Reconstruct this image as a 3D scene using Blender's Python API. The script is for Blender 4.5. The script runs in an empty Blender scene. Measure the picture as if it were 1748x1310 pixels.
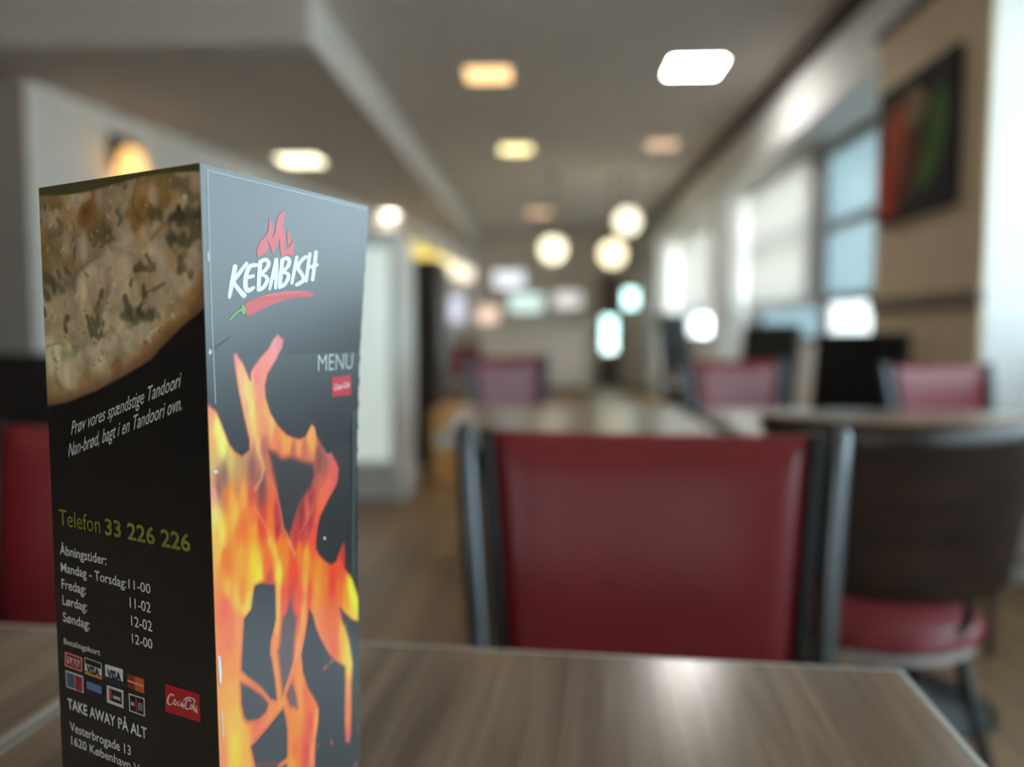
import bpy, bmesh, math, json, random
import numpy as np
from mathutils import Vector, Matrix

S = bpy.context.scene
COL = S.collection

# ------------------------------------------------------------------ camera
cam_d = bpy.data.cameras.new('camera')
cam = bpy.data.objects.new('camera', cam_d)
COL.objects.link(cam)
cam.location = (0.0, 0.0, 0.985)
cam.rotation_euler = (math.radians(90 - 3.88), 0.0, math.radians(2.66))
cam_d.sensor_width = 36.0
cam_d.lens = 36.0 * 1312.0 / 1748.0
cam_d.clip_start = 0.02
cam_d.clip_end = 200.0
cam_d.dof.use_dof = True
cam_d.dof.focus_distance = 0.317
cam_d.dof.aperture_fstop = 3.0
S.camera = cam

# ------------------------------------------------------------------ world, exposure
W = bpy.data.worlds.new('overcast_sky')
S.world = W
W.use_nodes = True
bg = W.node_tree.nodes['Background']
bg.inputs['Color'].default_value = (0.84, 0.95, 1.0, 1)
bg.inputs['Strength'].default_value = 4.6

S.view_settings.view_transform = 'Standard'
S.view_settings.look = 'None'
S.view_settings.exposure = 1.48
S.view_settings.gamma = 1.0
S.view_settings.use_curve_mapping = False

# sun over the roof from the left: it lights the street outside, not the room
sun_d = bpy.data.lights.new('sun', 'SUN'); sun_d.energy = 28.0; sun_d.angle = math.radians(0.6); sun_d.color = (1.0, 0.95, 0.88)
sun = bpy.data.objects.new('sun', sun_d); COL.objects.link(sun)
sun.location = (-20, -2, 24); sun.rotation_euler = (0, math.radians(-40), 0)

# daylight enters by the window openings: portals guide the sampling of the sky
def portal(name, loc, rot, sx, sy):
    d = bpy.data.lights.new(name, 'AREA')
    d.shape = 'RECTANGLE'; d.size = sx; d.size_y = sy
    d.cycles.is_portal = True
    o = bpy.data.objects.new(name, d); COL.objects.link(o)
    o.location = loc; o.rotation_euler = rot
    return o
portal('window_daylight', (2.2, 0.45, 1.6), (0, math.radians(90), 0), 1.5, 5.1)
portal('rear_fill_daylight', (-1.35, -3.15, 1.6), (math.radians(90), 0, 0), 2.7, 1.6)  # portal of the added window behind the camera

# ------------------------------------------------------------------ materials
def lin(c):
    out = []
    for v in c[:3]:
        v = v / 255.0
        out.append(v / 12.92 if v <= 0.04045 else ((v + 0.055) / 1.055) ** 2.4)
    return tuple(out) + (1.0,)

def mat(name, rgb, rough=0.6, spec=0.5, metal=0.0, var=0.06, scale=6.0, bump=0.0, bscale=60.0, coat=0.0, coat_rough=0.1, emit=None, estr=0.0):
    m = bpy.data.materials.new(name); m.use_nodes = True
    nt = m.node_tree; b = nt.nodes['Principled BSDF']
    c = lin(rgb)
    tc = nt.nodes.new('ShaderNodeTexCoord')
    n = nt.nodes.new('ShaderNodeTexNoise'); n.inputs['Scale'].default_value = scale; n.inputs['Detail'].default_value = 4
    nt.links.new(tc.outputs['Object'], n.inputs['Vector'])
    r = nt.nodes.new('ShaderNodeValToRGB')
    r.color_ramp.elements[0].position = 0.3; r.color_ramp.elements[1].position = 0.7
    r.color_ramp.elements[0].color = tuple(v * (1 - var) for v in c[:3]) + (1,)
    r.color_ramp.elements[1].color = tuple(min(1, v * (1 + var)) for v in c[:3]) + (1,)
    nt.links.new(n.outputs['Fac'], r.inputs['Fac'])
    nt.links.new(r.outputs['Color'], b.inputs['Base Color'])
    b.inputs['Roughness'].default_value = rough
    b.inputs['Specular IOR Level'].default_value = spec
    b.inputs['Metallic'].default_value = metal
    b.inputs['Coat Weight'].default_value = coat
    b.inputs['Coat Roughness'].default_value = coat_rough
    if bump:
        n2 = nt.nodes.new('ShaderNodeTexNoise'); n2.inputs['Scale'].default_value = bscale
        nt.links.new(tc.outputs['Object'], n2.inputs['Vector'])
        bp = nt.nodes.new('ShaderNodeBump'); bp.inputs['Strength'].default_value = bump; bp.inputs['Distance'].default_value = 0.002
        nt.links.new(n2.outputs['Fac'], bp.inputs['Height']); nt.links.new(bp.outputs['Normal'], b.inputs['Normal'])
    if emit:
        b.inputs['Emission Color'].default_value = tuple(emit) + (1,)
        b.inputs['Emission Strength'].default_value = estr
    return m

def wood(name, dark, light, rough=0.3, axis='Y', stretch=14.0, scale=2.2, spec=0.5, coat=0.0):
    m = bpy.data.materials.new(name); m.use_nodes = True
    nt = m.node_tree; b = nt.nodes['Principled BSDF']
    tc = nt.nodes.new('ShaderNodeTexCoord'); mp = nt.nodes.new('ShaderNodeMapping')
    sc = [stretch, stretch, stretch]; sc['XYZ'.index(axis)] = 1.0
    mp.inputs['Scale'].default_value = sc
    nt.links.new(tc.outputs['Object'], mp.inputs['Vector'])
    n = nt.nodes.new('ShaderNodeTexNoise'); n.inputs['Scale'].default_value = scale; n.inputs['Detail'].default_value = 6; n.inputs['Distortion'].default_value = 0.6
    nt.links.new(mp.outputs['Vector'], n.inputs['Vector'])
    r = nt.nodes.new('ShaderNodeValToRGB')
    r.color_ramp.elements[0].position = 0.32; r.color_ramp.elements[1].position = 0.68
    r.color_ramp.elements[0].color = lin(dark); r.color_ramp.elements[1].color = lin(light)
    nt.links.new(n.outputs['Fac'], r.inputs['Fac'])
    nt.links.new(r.outputs['Color'], b.inputs['Base Color'])
    b.inputs['Roughness'].default_value = rough
    b.inputs['Specular IOR Level'].default_value = spec
    b.inputs['Coat Weight'].default_value = coat
    b.inputs['Coat Roughness'].default_value = 0.2
    return m

def planks(name):
    m = bpy.data.materials.new(name); m.use_nodes = True
    nt = m.node_tree; b = nt.nodes['Principled BSDF']
    tc = nt.nodes.new('ShaderNodeTexCoord'); mp = nt.nodes.new('ShaderNodeMapping')
    mp.inputs['Rotation'].default_value = (0, 0, math.radians(90))
    nt.links.new(tc.outputs['Object'], mp.inputs['Vector'])
    br = nt.nodes.new('ShaderNodeTexBrick')
    br.inputs['Scale'].default_value = 1.0; br.inputs['Brick Width'].default_value = 1.2; br.inputs['Row Height'].default_value = 0.14
    br.inputs['Mortar Size'].default_value = 0.004
    br.inputs['Color1'].default_value = lin((158, 124, 88)); br.inputs['Color2'].default_value = lin((134, 104, 76)); br.inputs['Mortar'].default_value = lin((60, 46, 36))
    nt.links.new(mp.outputs['Vector'], br.inputs['Vector'])
    nt.links.new(br.outputs['Color'], b.inputs['Base Color'])
    b.inputs['Roughness'].default_value = 0.42
    return m

def emitter(name, rgb, strength):
    m = bpy.data.materials.new(name); m.use_nodes = True
    nt = m.node_tree; b = nt.nodes['Principled BSDF']
    b.inputs['Base Color'].default_value = (0.6, 0.6, 0.58, 1)
    b.inputs['Roughness'].default_value = 0.5
    b.inputs['Emission Color'].default_value = tuple(rgb) + (1,)
    b.inputs['Emission Strength'].default_value = strength
    return m

def glass(name, tint=(0.95, 0.98, 0.98)):
    m = bpy.data.materials.new(name); m.use_nodes = True
    nt = m.node_tree; nt.nodes.remove(nt.nodes['Principled BSDF'])
    out = nt.nodes['Material Output']
    t = nt.nodes.new('ShaderNodeBsdfTransparent'); t.inputs['Color'].default_value = tuple(tint) + (1,)
    g = nt.nodes.new('ShaderNodeBsdfGlossy'); g.inputs['Roughness'].default_value = 0.02
    lw = nt.nodes.new('ShaderNodeLayerWeight'); lw.inputs['Blend'].default_value = 0.5
    pw = nt.nodes.new('ShaderNodeMath'); pw.operation = 'POWER'; pw.inputs[1].default_value = 4.0
    f = nt.nodes.new('ShaderNodeMath'); f.operation = 'MULTIPLY_ADD'; f.inputs[1].default_value = 0.5; f.inputs[2].default_value = 0.03
    nt.links.new(lw.outputs['Facing'], pw.inputs[0]); nt.links.new(pw.outputs[0], f.inputs[0])
    mx = nt.nodes.new('ShaderNodeMixShader')
    nt.links.new(f.outputs[0], mx.inputs[0]); nt.links.new(t.outputs[0], mx.inputs[1]); nt.links.new(g.outputs[0], mx.inputs[2])
    nt.links.new(mx.outputs[0], out.inputs['Surface'])
    return m

def frosted(name, rgb, trans=0.6):
    m = bpy.data.materials.new(name); m.use_nodes = True
    nt = m.node_tree; nt.nodes.remove(nt.nodes['Principled BSDF'])
    out = nt.nodes['Material Output']
    t = nt.nodes.new('ShaderNodeBsdfTranslucent'); t.inputs['Color'].default_value = tuple(v * trans for v in lin(rgb)[:3]) + (1,)
    d = nt.nodes.new('ShaderNodeBsdfDiffuse'); d.inputs['Color'].default_value = lin(rgb)
    mx = nt.nodes.new('ShaderNodeMixShader'); mx.inputs[0].default_value = 0.2
    nt.links.new(t.outputs[0], mx.inputs[1]); nt.links.new(d.outputs[0], mx.inputs[2])
    nt.links.new(mx.outputs[0], out.inputs['Surface'])
    return m

M = {}
M['ceiling'] = mat('ceiling_paint', (214, 208, 202), 0.9, 0.2, var=0.03)
M['white'] = mat('white_wall_paint', (236, 236, 234), 0.85, 0.2, var=0.03)
M['beige'] = mat('beige_wall_paint', (224, 202, 172), 0.8, 0.25, var=0.04)
M['greywall'] = mat('warm_grey_wall_paint', (172, 160, 150), 0.85, 0.2, var=0.04)
M['backwall'] = mat('far_wall_paint', (226, 218, 208), 0.85, 0.2, var=0.05, scale=1.5)
M['darktrim'] = mat('dark_trim_paint', (84, 72, 64), 0.6, 0.3)
M['railtrim'] = mat('dado_rail_paint', (128, 116, 100), 0.6, 0.3)
M['frame'] = mat('window_frame_paint', (112, 98, 92), 0.5, 0.4)
M['wframe'] = mat('white_window_frame', (215, 215, 212), 0.45, 0.4)
M['floor'] = planks('floor_planks')
M['pave'] = mat('pavement_stone', (188, 185, 180), 0.9, 0.2)
M['glass'] = glass('window_glass')
M['tint'] = glass('tinted_window_glass', (0.60, 0.65, 0.67))
M['tint2'] = glass('shaded_window_glass', (0.47, 0.48, 0.47))
M['frost'] = frosted('frosted_film', (214, 232, 238), 0.36)
M['blind'] = frosted('roller_blind_cloth', (240, 238, 234), 0.46)
M['red'] = mat('red_leatherette', (120, 24, 33), 0.34, 0.5, var=0.05, bump=0.06, bscale=220)
M['black_leather'] = mat('black_leatherette', (18, 17, 18), 0.42, 0.5, bump=0.05, bscale=200)
M['steel'] = mat('grey_steel_tube', (104, 106, 110), 0.36, 0.5, metal=0.85)
M['blackmetal'] = mat('black_powder_coat', (16, 16, 17), 0.45, 0.5)
M['band'] = mat('black_side_band', (26, 24, 24), 0.5, 0.4)
M['table'] = wood('walnut_laminate', (100, 79, 64), (142, 117, 97), 0.26, 'Y', 22.0, 2.4, coat=0.6)
M['edge'] = mat('pale_edge_band', (176, 168, 158), 0.4, 0.5)
M['darkply'] = wood('dark_stained_plywood', (34, 22, 20), (54, 38, 33), 0.32, 'X', 12.0, 2.5)
M['plyedge'] = wood('plywood_edge', (138, 106, 80), (172, 138, 106), 0.7, 'X', 4.0, 8.0)
M['seatwhite'] = mat('pale_seat_shell', (196, 190, 188), 0.35, 0.5)
M['oak'] = wood('light_oak', (206, 148, 80), (232, 180, 108), 0.4, 'Z', 10.0, 2.5)
M['darkwood'] = wood('dark_walnut_veneer', (36, 26, 22), (60, 44, 36), 0.4, 'Z', 10.0, 2.0)
M['cabinet'] = mat('pale_grey_laminate', (228, 230, 226), 0.35, 0.5)
M['mint'] = mat('mint_glass_added_glow', (214, 230, 222), 0.12, 0.6, coat=0.4, emit=(0.86, 0.95, 0.88), estr=0.17)  # even glow added to brighten the cabinet front
M['plinth'] = mat('white_plinth', (214, 216, 214), 0.4, 0.5)
M['brass'] = mat('dark_bronze_metal', (66, 48, 34), 0.4, 0.5, metal=0.6)
M['canvas'] = mat('black_frame_paint', (56, 54, 53), 0.85, 0.15)
M['sofa'] = mat('dark_brown_upholstery', (38, 30, 27), 0.55, 0.4)
M['screenbody'] = mat('screen_housing', (24, 24, 26), 0.4, 0.5)
M['chrome'] = mat('brushed_metal', (170, 170, 168), 0.25, 0.5, metal=0.9)

# ------------------------------------------------------------------ mesh helpers
class MB:
    def __init__(self):
        self.v = []; self.f = []; self.s = []
    def add(self, verts, faces, smooth=False):
        k = len(self.v)
        self.v += [tuple(p) for p in verts]
        self.f += [tuple(i + k for i in f) for f in faces]
        self.s += [smooth] * len(faces)
        return self
    def box(self, x0, x1, y0, y1, z0, z1):
        v = [(x, y, z) for z in (z0, z1) for y in (y0, y1) for x in (x0, x1)]
        return self.add(v, [(0, 2, 3, 1), (4, 5, 7, 6), (0, 1, 5, 4), (2, 6, 7, 3), (0, 4, 6, 2), (1, 3, 7, 5)])
    def rbox(self, x0, x1, y0, y1, z0, z1, r=0.01, seg=3, xf=None):
        bm = bmesh.new(); bmesh.ops.create_cube(bm, size=1.0)
        for q in bm.verts:
            q.co = Vector(((x0 + x1) / 2 + q.co.x * (x1 - x0), (y0 + y1) / 2 + q.co.y * (y1 - y0), (z0 + z1) / 2 + q.co.z * (z1 - z0)))
        bmesh.ops.bevel(bm, geom=bm.edges[:], offset=r, segments=seg, profile=0.5, affect='EDGES')
        bm.verts.index_update(); bm.normal_update()
        flat_ = [max(abs(c) for c in f.normal) > 0.9995 for f in bm.faces]
        vs = [q.co.copy() for q in bm.verts]
        if xf: vs = [xf(q) for q in vs]
        self.add(vs, [[q.index for q in f.verts] for f in bm.faces], True)
        self.s[-len(flat_):] = [not q for q in flat_]
        bm.free(); return self
    def tube(self, path, r, n=10, flat=1.0):
        path = [Vector(p) for p in path]; rings = []
        rr = r if hasattr(r, '__len__') else [r] * len(path)
        up = None
        for i, p in enumerate(path):
            d = (path[min(i + 1, len(path) - 1)] - path[max(i - 1, 0)]).normalized()
            if up is None or abs(d.dot(up)) > 0.98:
                up = Vector((0, 1, 0)) if abs(d.y) < 0.9 else Vector((1, 0, 0))
            a = d.cross(up).normalized(); b = a.cross(d).normalized()
            rings.append([p + a * math.cos(t) * rr[i] + b * math.sin(t) * rr[i] * flat for t in [2 * math.pi * k / n for k in range(n)]])
        v = [q for ring in rings for q in ring]; f = []
        for i in range(len(rings) - 1):
            for k in range(n):
                f.append((i * n + k, i * n + (k + 1) % n, (i + 1) * n + (k + 1) % n, (i + 1) * n + k))
        f.append(tuple(range(n))[::-1]); f.append(tuple(range((len(rings) - 1) * n, len(rings) * n)))
        return self.add(v, f, True)
    def lathe(self, prof, n=24, c=(0, 0, 0)):
        v = []; f = []
        for (r, z) in prof:
            for k in range(n):
                t = 2 * math.pi * k / n
                v.append((c[0] + r * math.cos(t), c[1] + r * math.sin(t), c[2] + z))
        for i in range(len(prof) - 1):
            for k in range(n):
                f.append((i * n + k, i * n + (k + 1) % n, (i + 1) * n + (k + 1) % n, (i + 1) * n + k))
        f.append(tuple(range(n))[::-1]); f.append(tuple(range((len(prof) - 1) * n, len(prof) * n)))
        return self.add(v, f, True)
    def prism(self, poly, z0, z1):
        n = len(poly)
        v = [(x, y, z0) for x, y in poly] + [(x, y, z1) for x, y in poly]
        f = [tuple(range(n))[::-1], tuple(range(n, 2 * n))] + [(i, (i + 1) % n, n + (i + 1) % n, n + i) for i in range(n)]
        return self.add(v, f)
    def build(self, name, m, parent=None):
        me = bpy.data.meshes.new(name)
        me.from_pydata(self.v, [], self.f)
        me.polygons.foreach_set('use_smooth', self.s)
        me.materials.append(m); me.update()
        o = bpy.data.objects.new(name, me); COL.objects.link(o)
        if parent: o.parent = parent
        return o

def tag(o, label, cat, group=None):
    o['label'] = label; o['category'] = cat
    if group: o['group'] = group
    return o
def thing(name, label, cat, loc=(0, 0, 0), rz=0.0, group=None):
    o = bpy.data.objects.new(name, None); COL.objects.link(o)
    o.location = loc; o.rotation_euler = (0, 0, rz)
    return tag(o, label, cat, group)
def struct(name, mb, m, parent=None):
    o = mb.build(name, m, parent)
    if not parent: o['kind'] = 'structure'
    return o
def dup(root, label, loc, rz, group=None):
    r = root.copy(); COL.objects.link(r); r.location = loc; r.rotation_euler = (0, 0, rz); r['label'] = label
    if group: r['group'] = group
    for ch in list(root.children):
        c = ch.copy(); COL.objects.link(c); c.parent = r
        for g in list(ch.children):
            d = g.copy(); COL.objects.link(d); d.parent = c
    return r

# ------------------------------------------------------------------ the room
CZ = 2.785
struct('floor', MB().box(-4.4, 2.3, -3.2, 14.3, -0.1, 0.0), M['floor'])
struct('ceiling', MB().box(-4.4, 2.3, -3.2, 14.3, CZ, CZ + 0.15), M['ceiling'])
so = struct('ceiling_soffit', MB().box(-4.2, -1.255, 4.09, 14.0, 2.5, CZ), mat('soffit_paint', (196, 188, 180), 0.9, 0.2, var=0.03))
struct('soffit_lit_face', MB().box(-1.255, -1.243, 4.09, 14.0, 2.495, CZ), M['white'])  # soffit side painted white in place of the light falling on it
wr = MB()
wr.box(1.68, 2.3, -3.0, 14.0, 2.34, CZ)                  # bulkhead over the windows
wr.box(2.02, 2.3, -3.0, 14.0, 0.0, 0.88)                 # sill wall
for y0, y1 in ((-3.0, -2.1), (3.05, 4.06), (7.78, 8.08), (11.9, 14.0)):
    wr.box(1.68, 2.3, y0, y1, 0.0, 2.34)
struct('wall_right', wr, M['white'])
struct('wall_left', MB().box(-4.2, -3.155, 4.6, 4.8, 0, 2.5), M['greywall'])
struct('wall_left_side', MB().box(-4.4, -4.2, -3.0, 4.8, 0, CZ), mat('dark_unseen_wall', (74, 60, 50), 0.7, 0.3))  # unseen wall, darkened to keep its sheen off the menu side panel
struct('wall_left_far', MB().prism([(-3.155, 4.6), (-1.27, 14.0), (-1.6, 14.0), (-3.4, 4.8), (-3.155, 4.8)], 0, 2.5), M['white'])
struct('wall_back', MB().box(-1.6, 0.9, 14.0, 14.3, 0, CZ).box(1.68, 2.3, 14.0, 14.3, 0, CZ).box(0.9, 1.68, 14.0, 14.3, 2.02, CZ).box(1.34, 1.68, 14.0, 14.3, 0, 1.36).box(1.34, 1.68, 14.0, 14.3, 1.80, 2.02), M['backwall'])
struct('wall_rear', MB().box(-4.4, -2.7, -3.2, -3.0, 0, CZ).box(0.0, 2.3, -3.2, -3.0, 0, CZ).box(-2.7, 0.0, -3.2, -3.0, 0, 0.8).box(-2.7, 0.0, -3.2, -3.0, 2.4, CZ), M['greywall'])
struct('pavement', MB().box(2.3, 40, -40, 60, -0.2, -0.05).box(-40, 2.3, 14.3, 60, -0.2, -0.05).box(-40, 2.3, -40, -3.2, -0.2, -0.05), M['pave'])
struct('trim_1', MB().box(1.60, 1.68, -3.0, 14.0, 2.715, CZ), M['darktrim'])
clad = struct('trim_2', MB().box(1.668, 1.68, 3.05, 4.06, 1.15, 2.43), M['beige'])
for k in range(3):
    y0 = 3.05 + k * 0.3367
    struct('wainscot_board', MB().rbox(1.662, 1.68, y0 + 0.0012, y0 + 0.3355, 0.1, 1.085, 0.004, 1), M['beige'], clad)
struct('trim_3', MB().rbox(1.645, 1.68, 3.05, 4.06, 1.085, 1.15, 0.006, 2), M['railtrim'])
struct('trim_4', MB().rbox(1.64, 1.68, 3.05, 4.06, 2.43, 2.47, 0.006, 2), M['darktrim'])
struct('baseboard_right', MB().box(1.655, 1.68, 3.05, 4.06, 0, 0.1), M['darktrim'])

# windows in the right wall: frame, posts, panes
def window(name, y0, y1, ys, z0, z1, zs, xg, fm, pane_mat, t=0.05):
    fr_ = MB().box(xg - 0.04, xg + 0.04, y0, y1, z0, z0 + t).box(xg - 0.04, xg + 0.04, y0, y1, z1 - t, z1)
    fr_.box(xg - 0.04, xg + 0.04, y0, y0 + t, z0 + t, z1 - t).box(xg - 0.04, xg + 0.04, y1 - t, y1, z0 + t, z1 - t)
    root = struct(name, fr_, fm)
    for y in ys:
        MB().box(xg - 0.035, xg + 0.035, y - t / 2, y + t / 2, z0 + t, z1 - t).build('window_post', fm, root)
    cuts_y = [y0 + t] + [c for y in ys for c in (y - t / 2, y + t / 2)] + [y1 - t]
    cuts_z = [z0 + t] + [c for z in zs for c in (z - t / 2, z + t / 2)] + [z1 - t]
    for i in range(0, len(cuts_y), 2):
        for z in zs:
            MB().box(xg - 0.03, xg + 0.03, cuts_y[i], cuts_y[i + 1], z - t / 2, z + t / 2).build('window_transom', fm, root)
        for j in range(0, len(cuts_z), 2):
            pm = pane_mat(i // 2, j // 2)
            MB().box(xg - 0.003, xg + 0.003, cuts_y[i], cuts_y[i + 1], cuts_z[j], cuts_z[j + 1]).build('pane', pm, root)
    return root
window('window_1', -2.1, 3.05, [-0.4, 1.3], 0.88, 2.34, [], 2.12, M['wframe'], lambda i, j: M['tint'], 0.07)
window('window_2', 4.06, 7.78, [5.97], 0.88, 2.34, [1.22, 1.755], 2.10, M['frame'], lambda i, j: M['glass'] if (i == 1 and j > 0) else (M['frost'] if (i == 1 or j > 0) else M['tint2']), 0.06)
window('window_3', 8.08, 11.9, [9.9], 0.88, 2.34, [1.22], 2.10, M['frame'], lambda i, j: M['glass'], 0.06)
sfr = MB()
for x in (-2.67, -1.35, -0.03):
    sfr.box(x - 0.03, x + 0.03, -3.14, -3.06, 0.86, 2.34)
sfr.box(-2.7, 0.0, -3.14, -3.06, 0.8, 0.86).box(-2.7, 0.0, -3.14, -3.06, 2.34, 2.4)
w4 = struct('rear_fill_window', sfr, M['darktrim'])  # unseen window added behind the camera for fill daylight
for x0, x1 in ((-2.64, -1.38), (-1.32, -0.06)):
    MB().box(x0, x1, -3.103, -3.097, 0.86, 2.34).build('pane', M['tint2'], w4)
def roller_blind(y0, y1, zb, label):
    r = thing('roller_blind', label, 'blind', (1.99, (y0 + y1) / 2, 2.31), 0, 'blinds over the far windows')
    h = (y1 - y0) / 2
    MB().tube([(0, -h, 0), (0, h, 0)], 0.028, 12).build('roller_tube', M['wframe'], r)
    MB().box(-0.028, -0.025, -h + 0.02, h - 0.02, zb - 2.31, 0).build('blind_cloth', M['blind'], r)
    MB().rbox(-0.036, -0.016, -h + 0.02, h - 0.02, zb - 2.33, zb - 2.31, 0.004, 1).build('bottom_bar', M['wframe'], r)
roller_blind(5.6, 7.74, 1.2, 'white roller blind drawn down just beyond the frosted window panes')
roller_blind(8.12, 11.8, 1.2, 'long white roller blind at the far end of the window wall')

# glazed door and a small high window in the far wall
M['tint3'] = glass('mint_tinted_glass', (0.5, 0.60, 0.58))
d1 = struct('door_1', MB().box(0.9, 1.0, 14.08, 14.16, 0, 2.02).box(1.24, 1.34, 14.08, 14.16, 0, 2.02).box(1.0, 1.24, 14.08, 14.16, 0, 0.62).box(1.0, 1.24, 14.08, 14.16, 1.24, 2.02), M['frame'])
MB().box(1.0, 1.24, 14.117, 14.123, 0.62, 1.24).build('pane', M['tint3'], d1)
MB().tube([(1.29, 14.06, 0.95), (1.29, 14.03, 0.95), (1.29, 14.03, 1.2), (1.29, 14.06, 1.2)], 0.01, 8).build('door_handle', M['chrome'], d1)
w5 = struct('window_5', MB().box(1.34, 1.68, 14.08, 14.16, 1.36, 1.42).box(1.34, 1.68, 14.08, 14.16, 1.74, 1.80).box(1.34, 1.38, 14.08, 14.16, 1.42, 1.74).box(1.62, 1.68, 14.08, 14.16, 1.42, 1.74), M['frame'])
MB().box(1.38, 1.62, 14.117, 14.123, 1.42, 1.74).build('pane', M['tint3'], w5)

# ------------------------------------------------------------------ tables
TR = math.radians(-4.3)
def make_table(name, label, x0, x1, y0, y1, rz=0.0, origin=(0, 0), group='wooden cafe tables'):
    t = thing(name, label, 'table', (origin[0], origin[1], 0), rz, group)
    MB().rbox(x0 + 0.004, x1 - 0.004, y0 + 0.004, y1 - 0.004, 0.718, 0.75, 0.0025, 2).build('tabletop', M['table'], t)
    e = MB()
    e.box(x0, x1, y0, y0 + 0.0038, 0.7185, 0.7485).box(x0, x1, y1 - 0.0038, y1, 0.7185, 0.7485)
    e.box(x0, x0 + 0.0038, y0 + 0.0038, y1 - 0.0038, 0.7185, 0.7485).box(x1 - 0.0038, x1, y0 + 0.0038, y1 - 0.0038, 0.7185, 0.7485)
    e.build('edge_band', M['edge'], t)
    cx, cy = (x0 + x1) / 2, (y0 + y1) / 2
    MB().lathe([(0.035, 0.02), (0.035, 0.70)], 16, (cx, cy, 0)).build('column', M['blackmetal'], t)
    MB().rbox(cx - 0.16, cx + 0.16, cy - 0.16, cy + 0.16, 0.70, 0.718, 0.004, 1).build('top_plate', M['blackmetal'], t)
    MB().lathe([(0.21, 0.0), (0.21, 0.008), (0.19, 0.016), (0.05, 0.03), (0.036, 0.06)], 28, (cx, cy, 0)).build('base', M['blackmetal'], t)
    return t
# local frame of the near pair: origin at the far right corner of the near table
make_table('cafe_table', 'nearest walnut-brown cafe table under the standing menu box', -0.546, 0.0, -0.72, 0.0, TR, (0.249, 0.536))
make_table('cafe_table', 'walnut-brown cafe table joined to the left of the nearest one', -1.152, -0.551, -0.72, 0.0, TR, (0.249, 0.536))
make_table('cafe_table', 'cafe table just behind the red chair in the middle', -0.26, 0.40, 1.75, 2.42)
make_table('cafe_table', 'cafe table beyond the dark plywood chair', 0.46, 1.46, 1.72, 2.36)
make_table('cafe_table', 'far cafe table standing beyond the faded red chair', 0.5, 1.15, 3.75, 4.4)

# ------------------------------------------------------------------ red chairs
def make_chair(name, label, loc, rz, group):
    t = thing(name, label, 'chair', loc, rz, group)   # faces local -Y
    def back(z):        # lean of the back
        return 0.20 + (z - 0.45) * 0.20
    def half(z):        # half width of the frame at height z
        return 0.183 + (z - 0.45) * 0.102 if z > 0.45 else 0.183 + (0.45 - z) * 0.06
    MB().rbox(-0.205, 0.205, -0.22, 0.19, 0.425, 0.475, 0.02, 4).build('seat', M['red'], t)
    nx, nz = 18, 12; z0, z1 = 0.55, 0.862
    v = []; f = []
    for side in (0, 1):
        for j in range(nz + 1):
            b = j / nz
            z = z0 + (z1 - z0) * b
            for i in range(nx + 1):
                a = i / nx * 2 - 1
                hw = half(z) - 0.034
                edge = (1 - abs(a) ** 6) * (1 - abs(2 * b - 1) ** 8)
                th = 0.004 + 0.014 * edge
                bow = 0.012 * (1 - a * a)
                top = 0.006 * (1 - a * a) if b > 0.9 else 0
                v.append((a * hw, back(z) + bow + (-th if side == 0 else th), z - top * 0.6))
    k = (nx + 1) * (nz + 1)
    for j in range(nz):
        for i in range(nx):
            q = j * (nx + 1) + i
            f.append((q, q + 1, q + nx + 2, q + nx + 1)); f.append((k + q, k + q + nx + 1, k + q + nx + 2, k + q + 1))
    ring = [i for i in range(nx + 1)] + [j * (nx + 1) + nx for j in range(1, nz + 1)] + [nz * (nx + 1) + i for i in range(nx - 1, -1, -1)] + [j * (nx + 1) for j in range(nz - 1, 0, -1)]
    for a, b in zip(ring, ring[1:] + ring[:1]):
        f.append((a, k + a, k + b, b))
    MB().add(v, f, True).build('backrest', M['red'], t)
    for s in (-1, 1):
        MB().rbox(-0.008, 0.008, -0.012, 0.012, 0.55, 0.865, 0.003, 1, xf=lambda q, s=s: Vector((s * (half(q.z) - 0.027) + q.x, back(q.z) + q.y, q.z))).build('side_band', M['band'], t)
        zs = [0.0, 0.2, 0.42, 0.52, 0.62, 0.72, 0.82, 0.862, 0.872]
        yb = lambda z: back(z) if z > 0.45 else 0.20 + (0.45 - z) * 0.16
        MB().tube([(s * half(z), yb(z), z) for z in zs], [0.0145] * 7 + [0.013, 0.007], 12).build('leg', M['steel'], t)
        MB().tube([(s * 0.19, -0.19, 0.43), (s * 0.205, -0.215, 0.2), (s * 0.215, -0.225, 0.0)], 0.0125, 12).build('leg', M['steel'], t)
        MB().tube([(s * 0.186, 0.2, 0.435), (s * 0.19, -0.195, 0.43)], 0.011, 10).build('seat_rail', M['steel'], t)
    MB().tube([(-0.21, 0.02, 0.2), (0.21, 0.02, 0.2)], 0.008, 8).build('stretcher', M['steel'], t)
    return t
RG = 'red padded chairs with grey tube frames'
c1 = make_chair('dining_chair', 'red padded chair with grey tube frame, largest one, across the nearest table', (0.100, 0.655, 0), TR, RG)
dup(c1, 'red padded chair at the left edge, half hidden behind the menu box', (-0.545, 0.675, 0), TR)
dup(c1, 'faded red chair back standing behind the middle red chair', (0.85, 3.02, 0), math.radians(12))
dup(c1, 'pinkish red chair beside the beige wall, beyond the plywood chair', (1.50, 2.62, 0), math.radians(14))
dup(c1, 'lilac-shimmering red chair far down the aisle, turned sideways', (-0.06, 3.55, 0), math.radians(30))
dup(c1, 'small distant red chair beyond the oak bench', (-0.68, 7.0, 0), math.radians(34))

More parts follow.
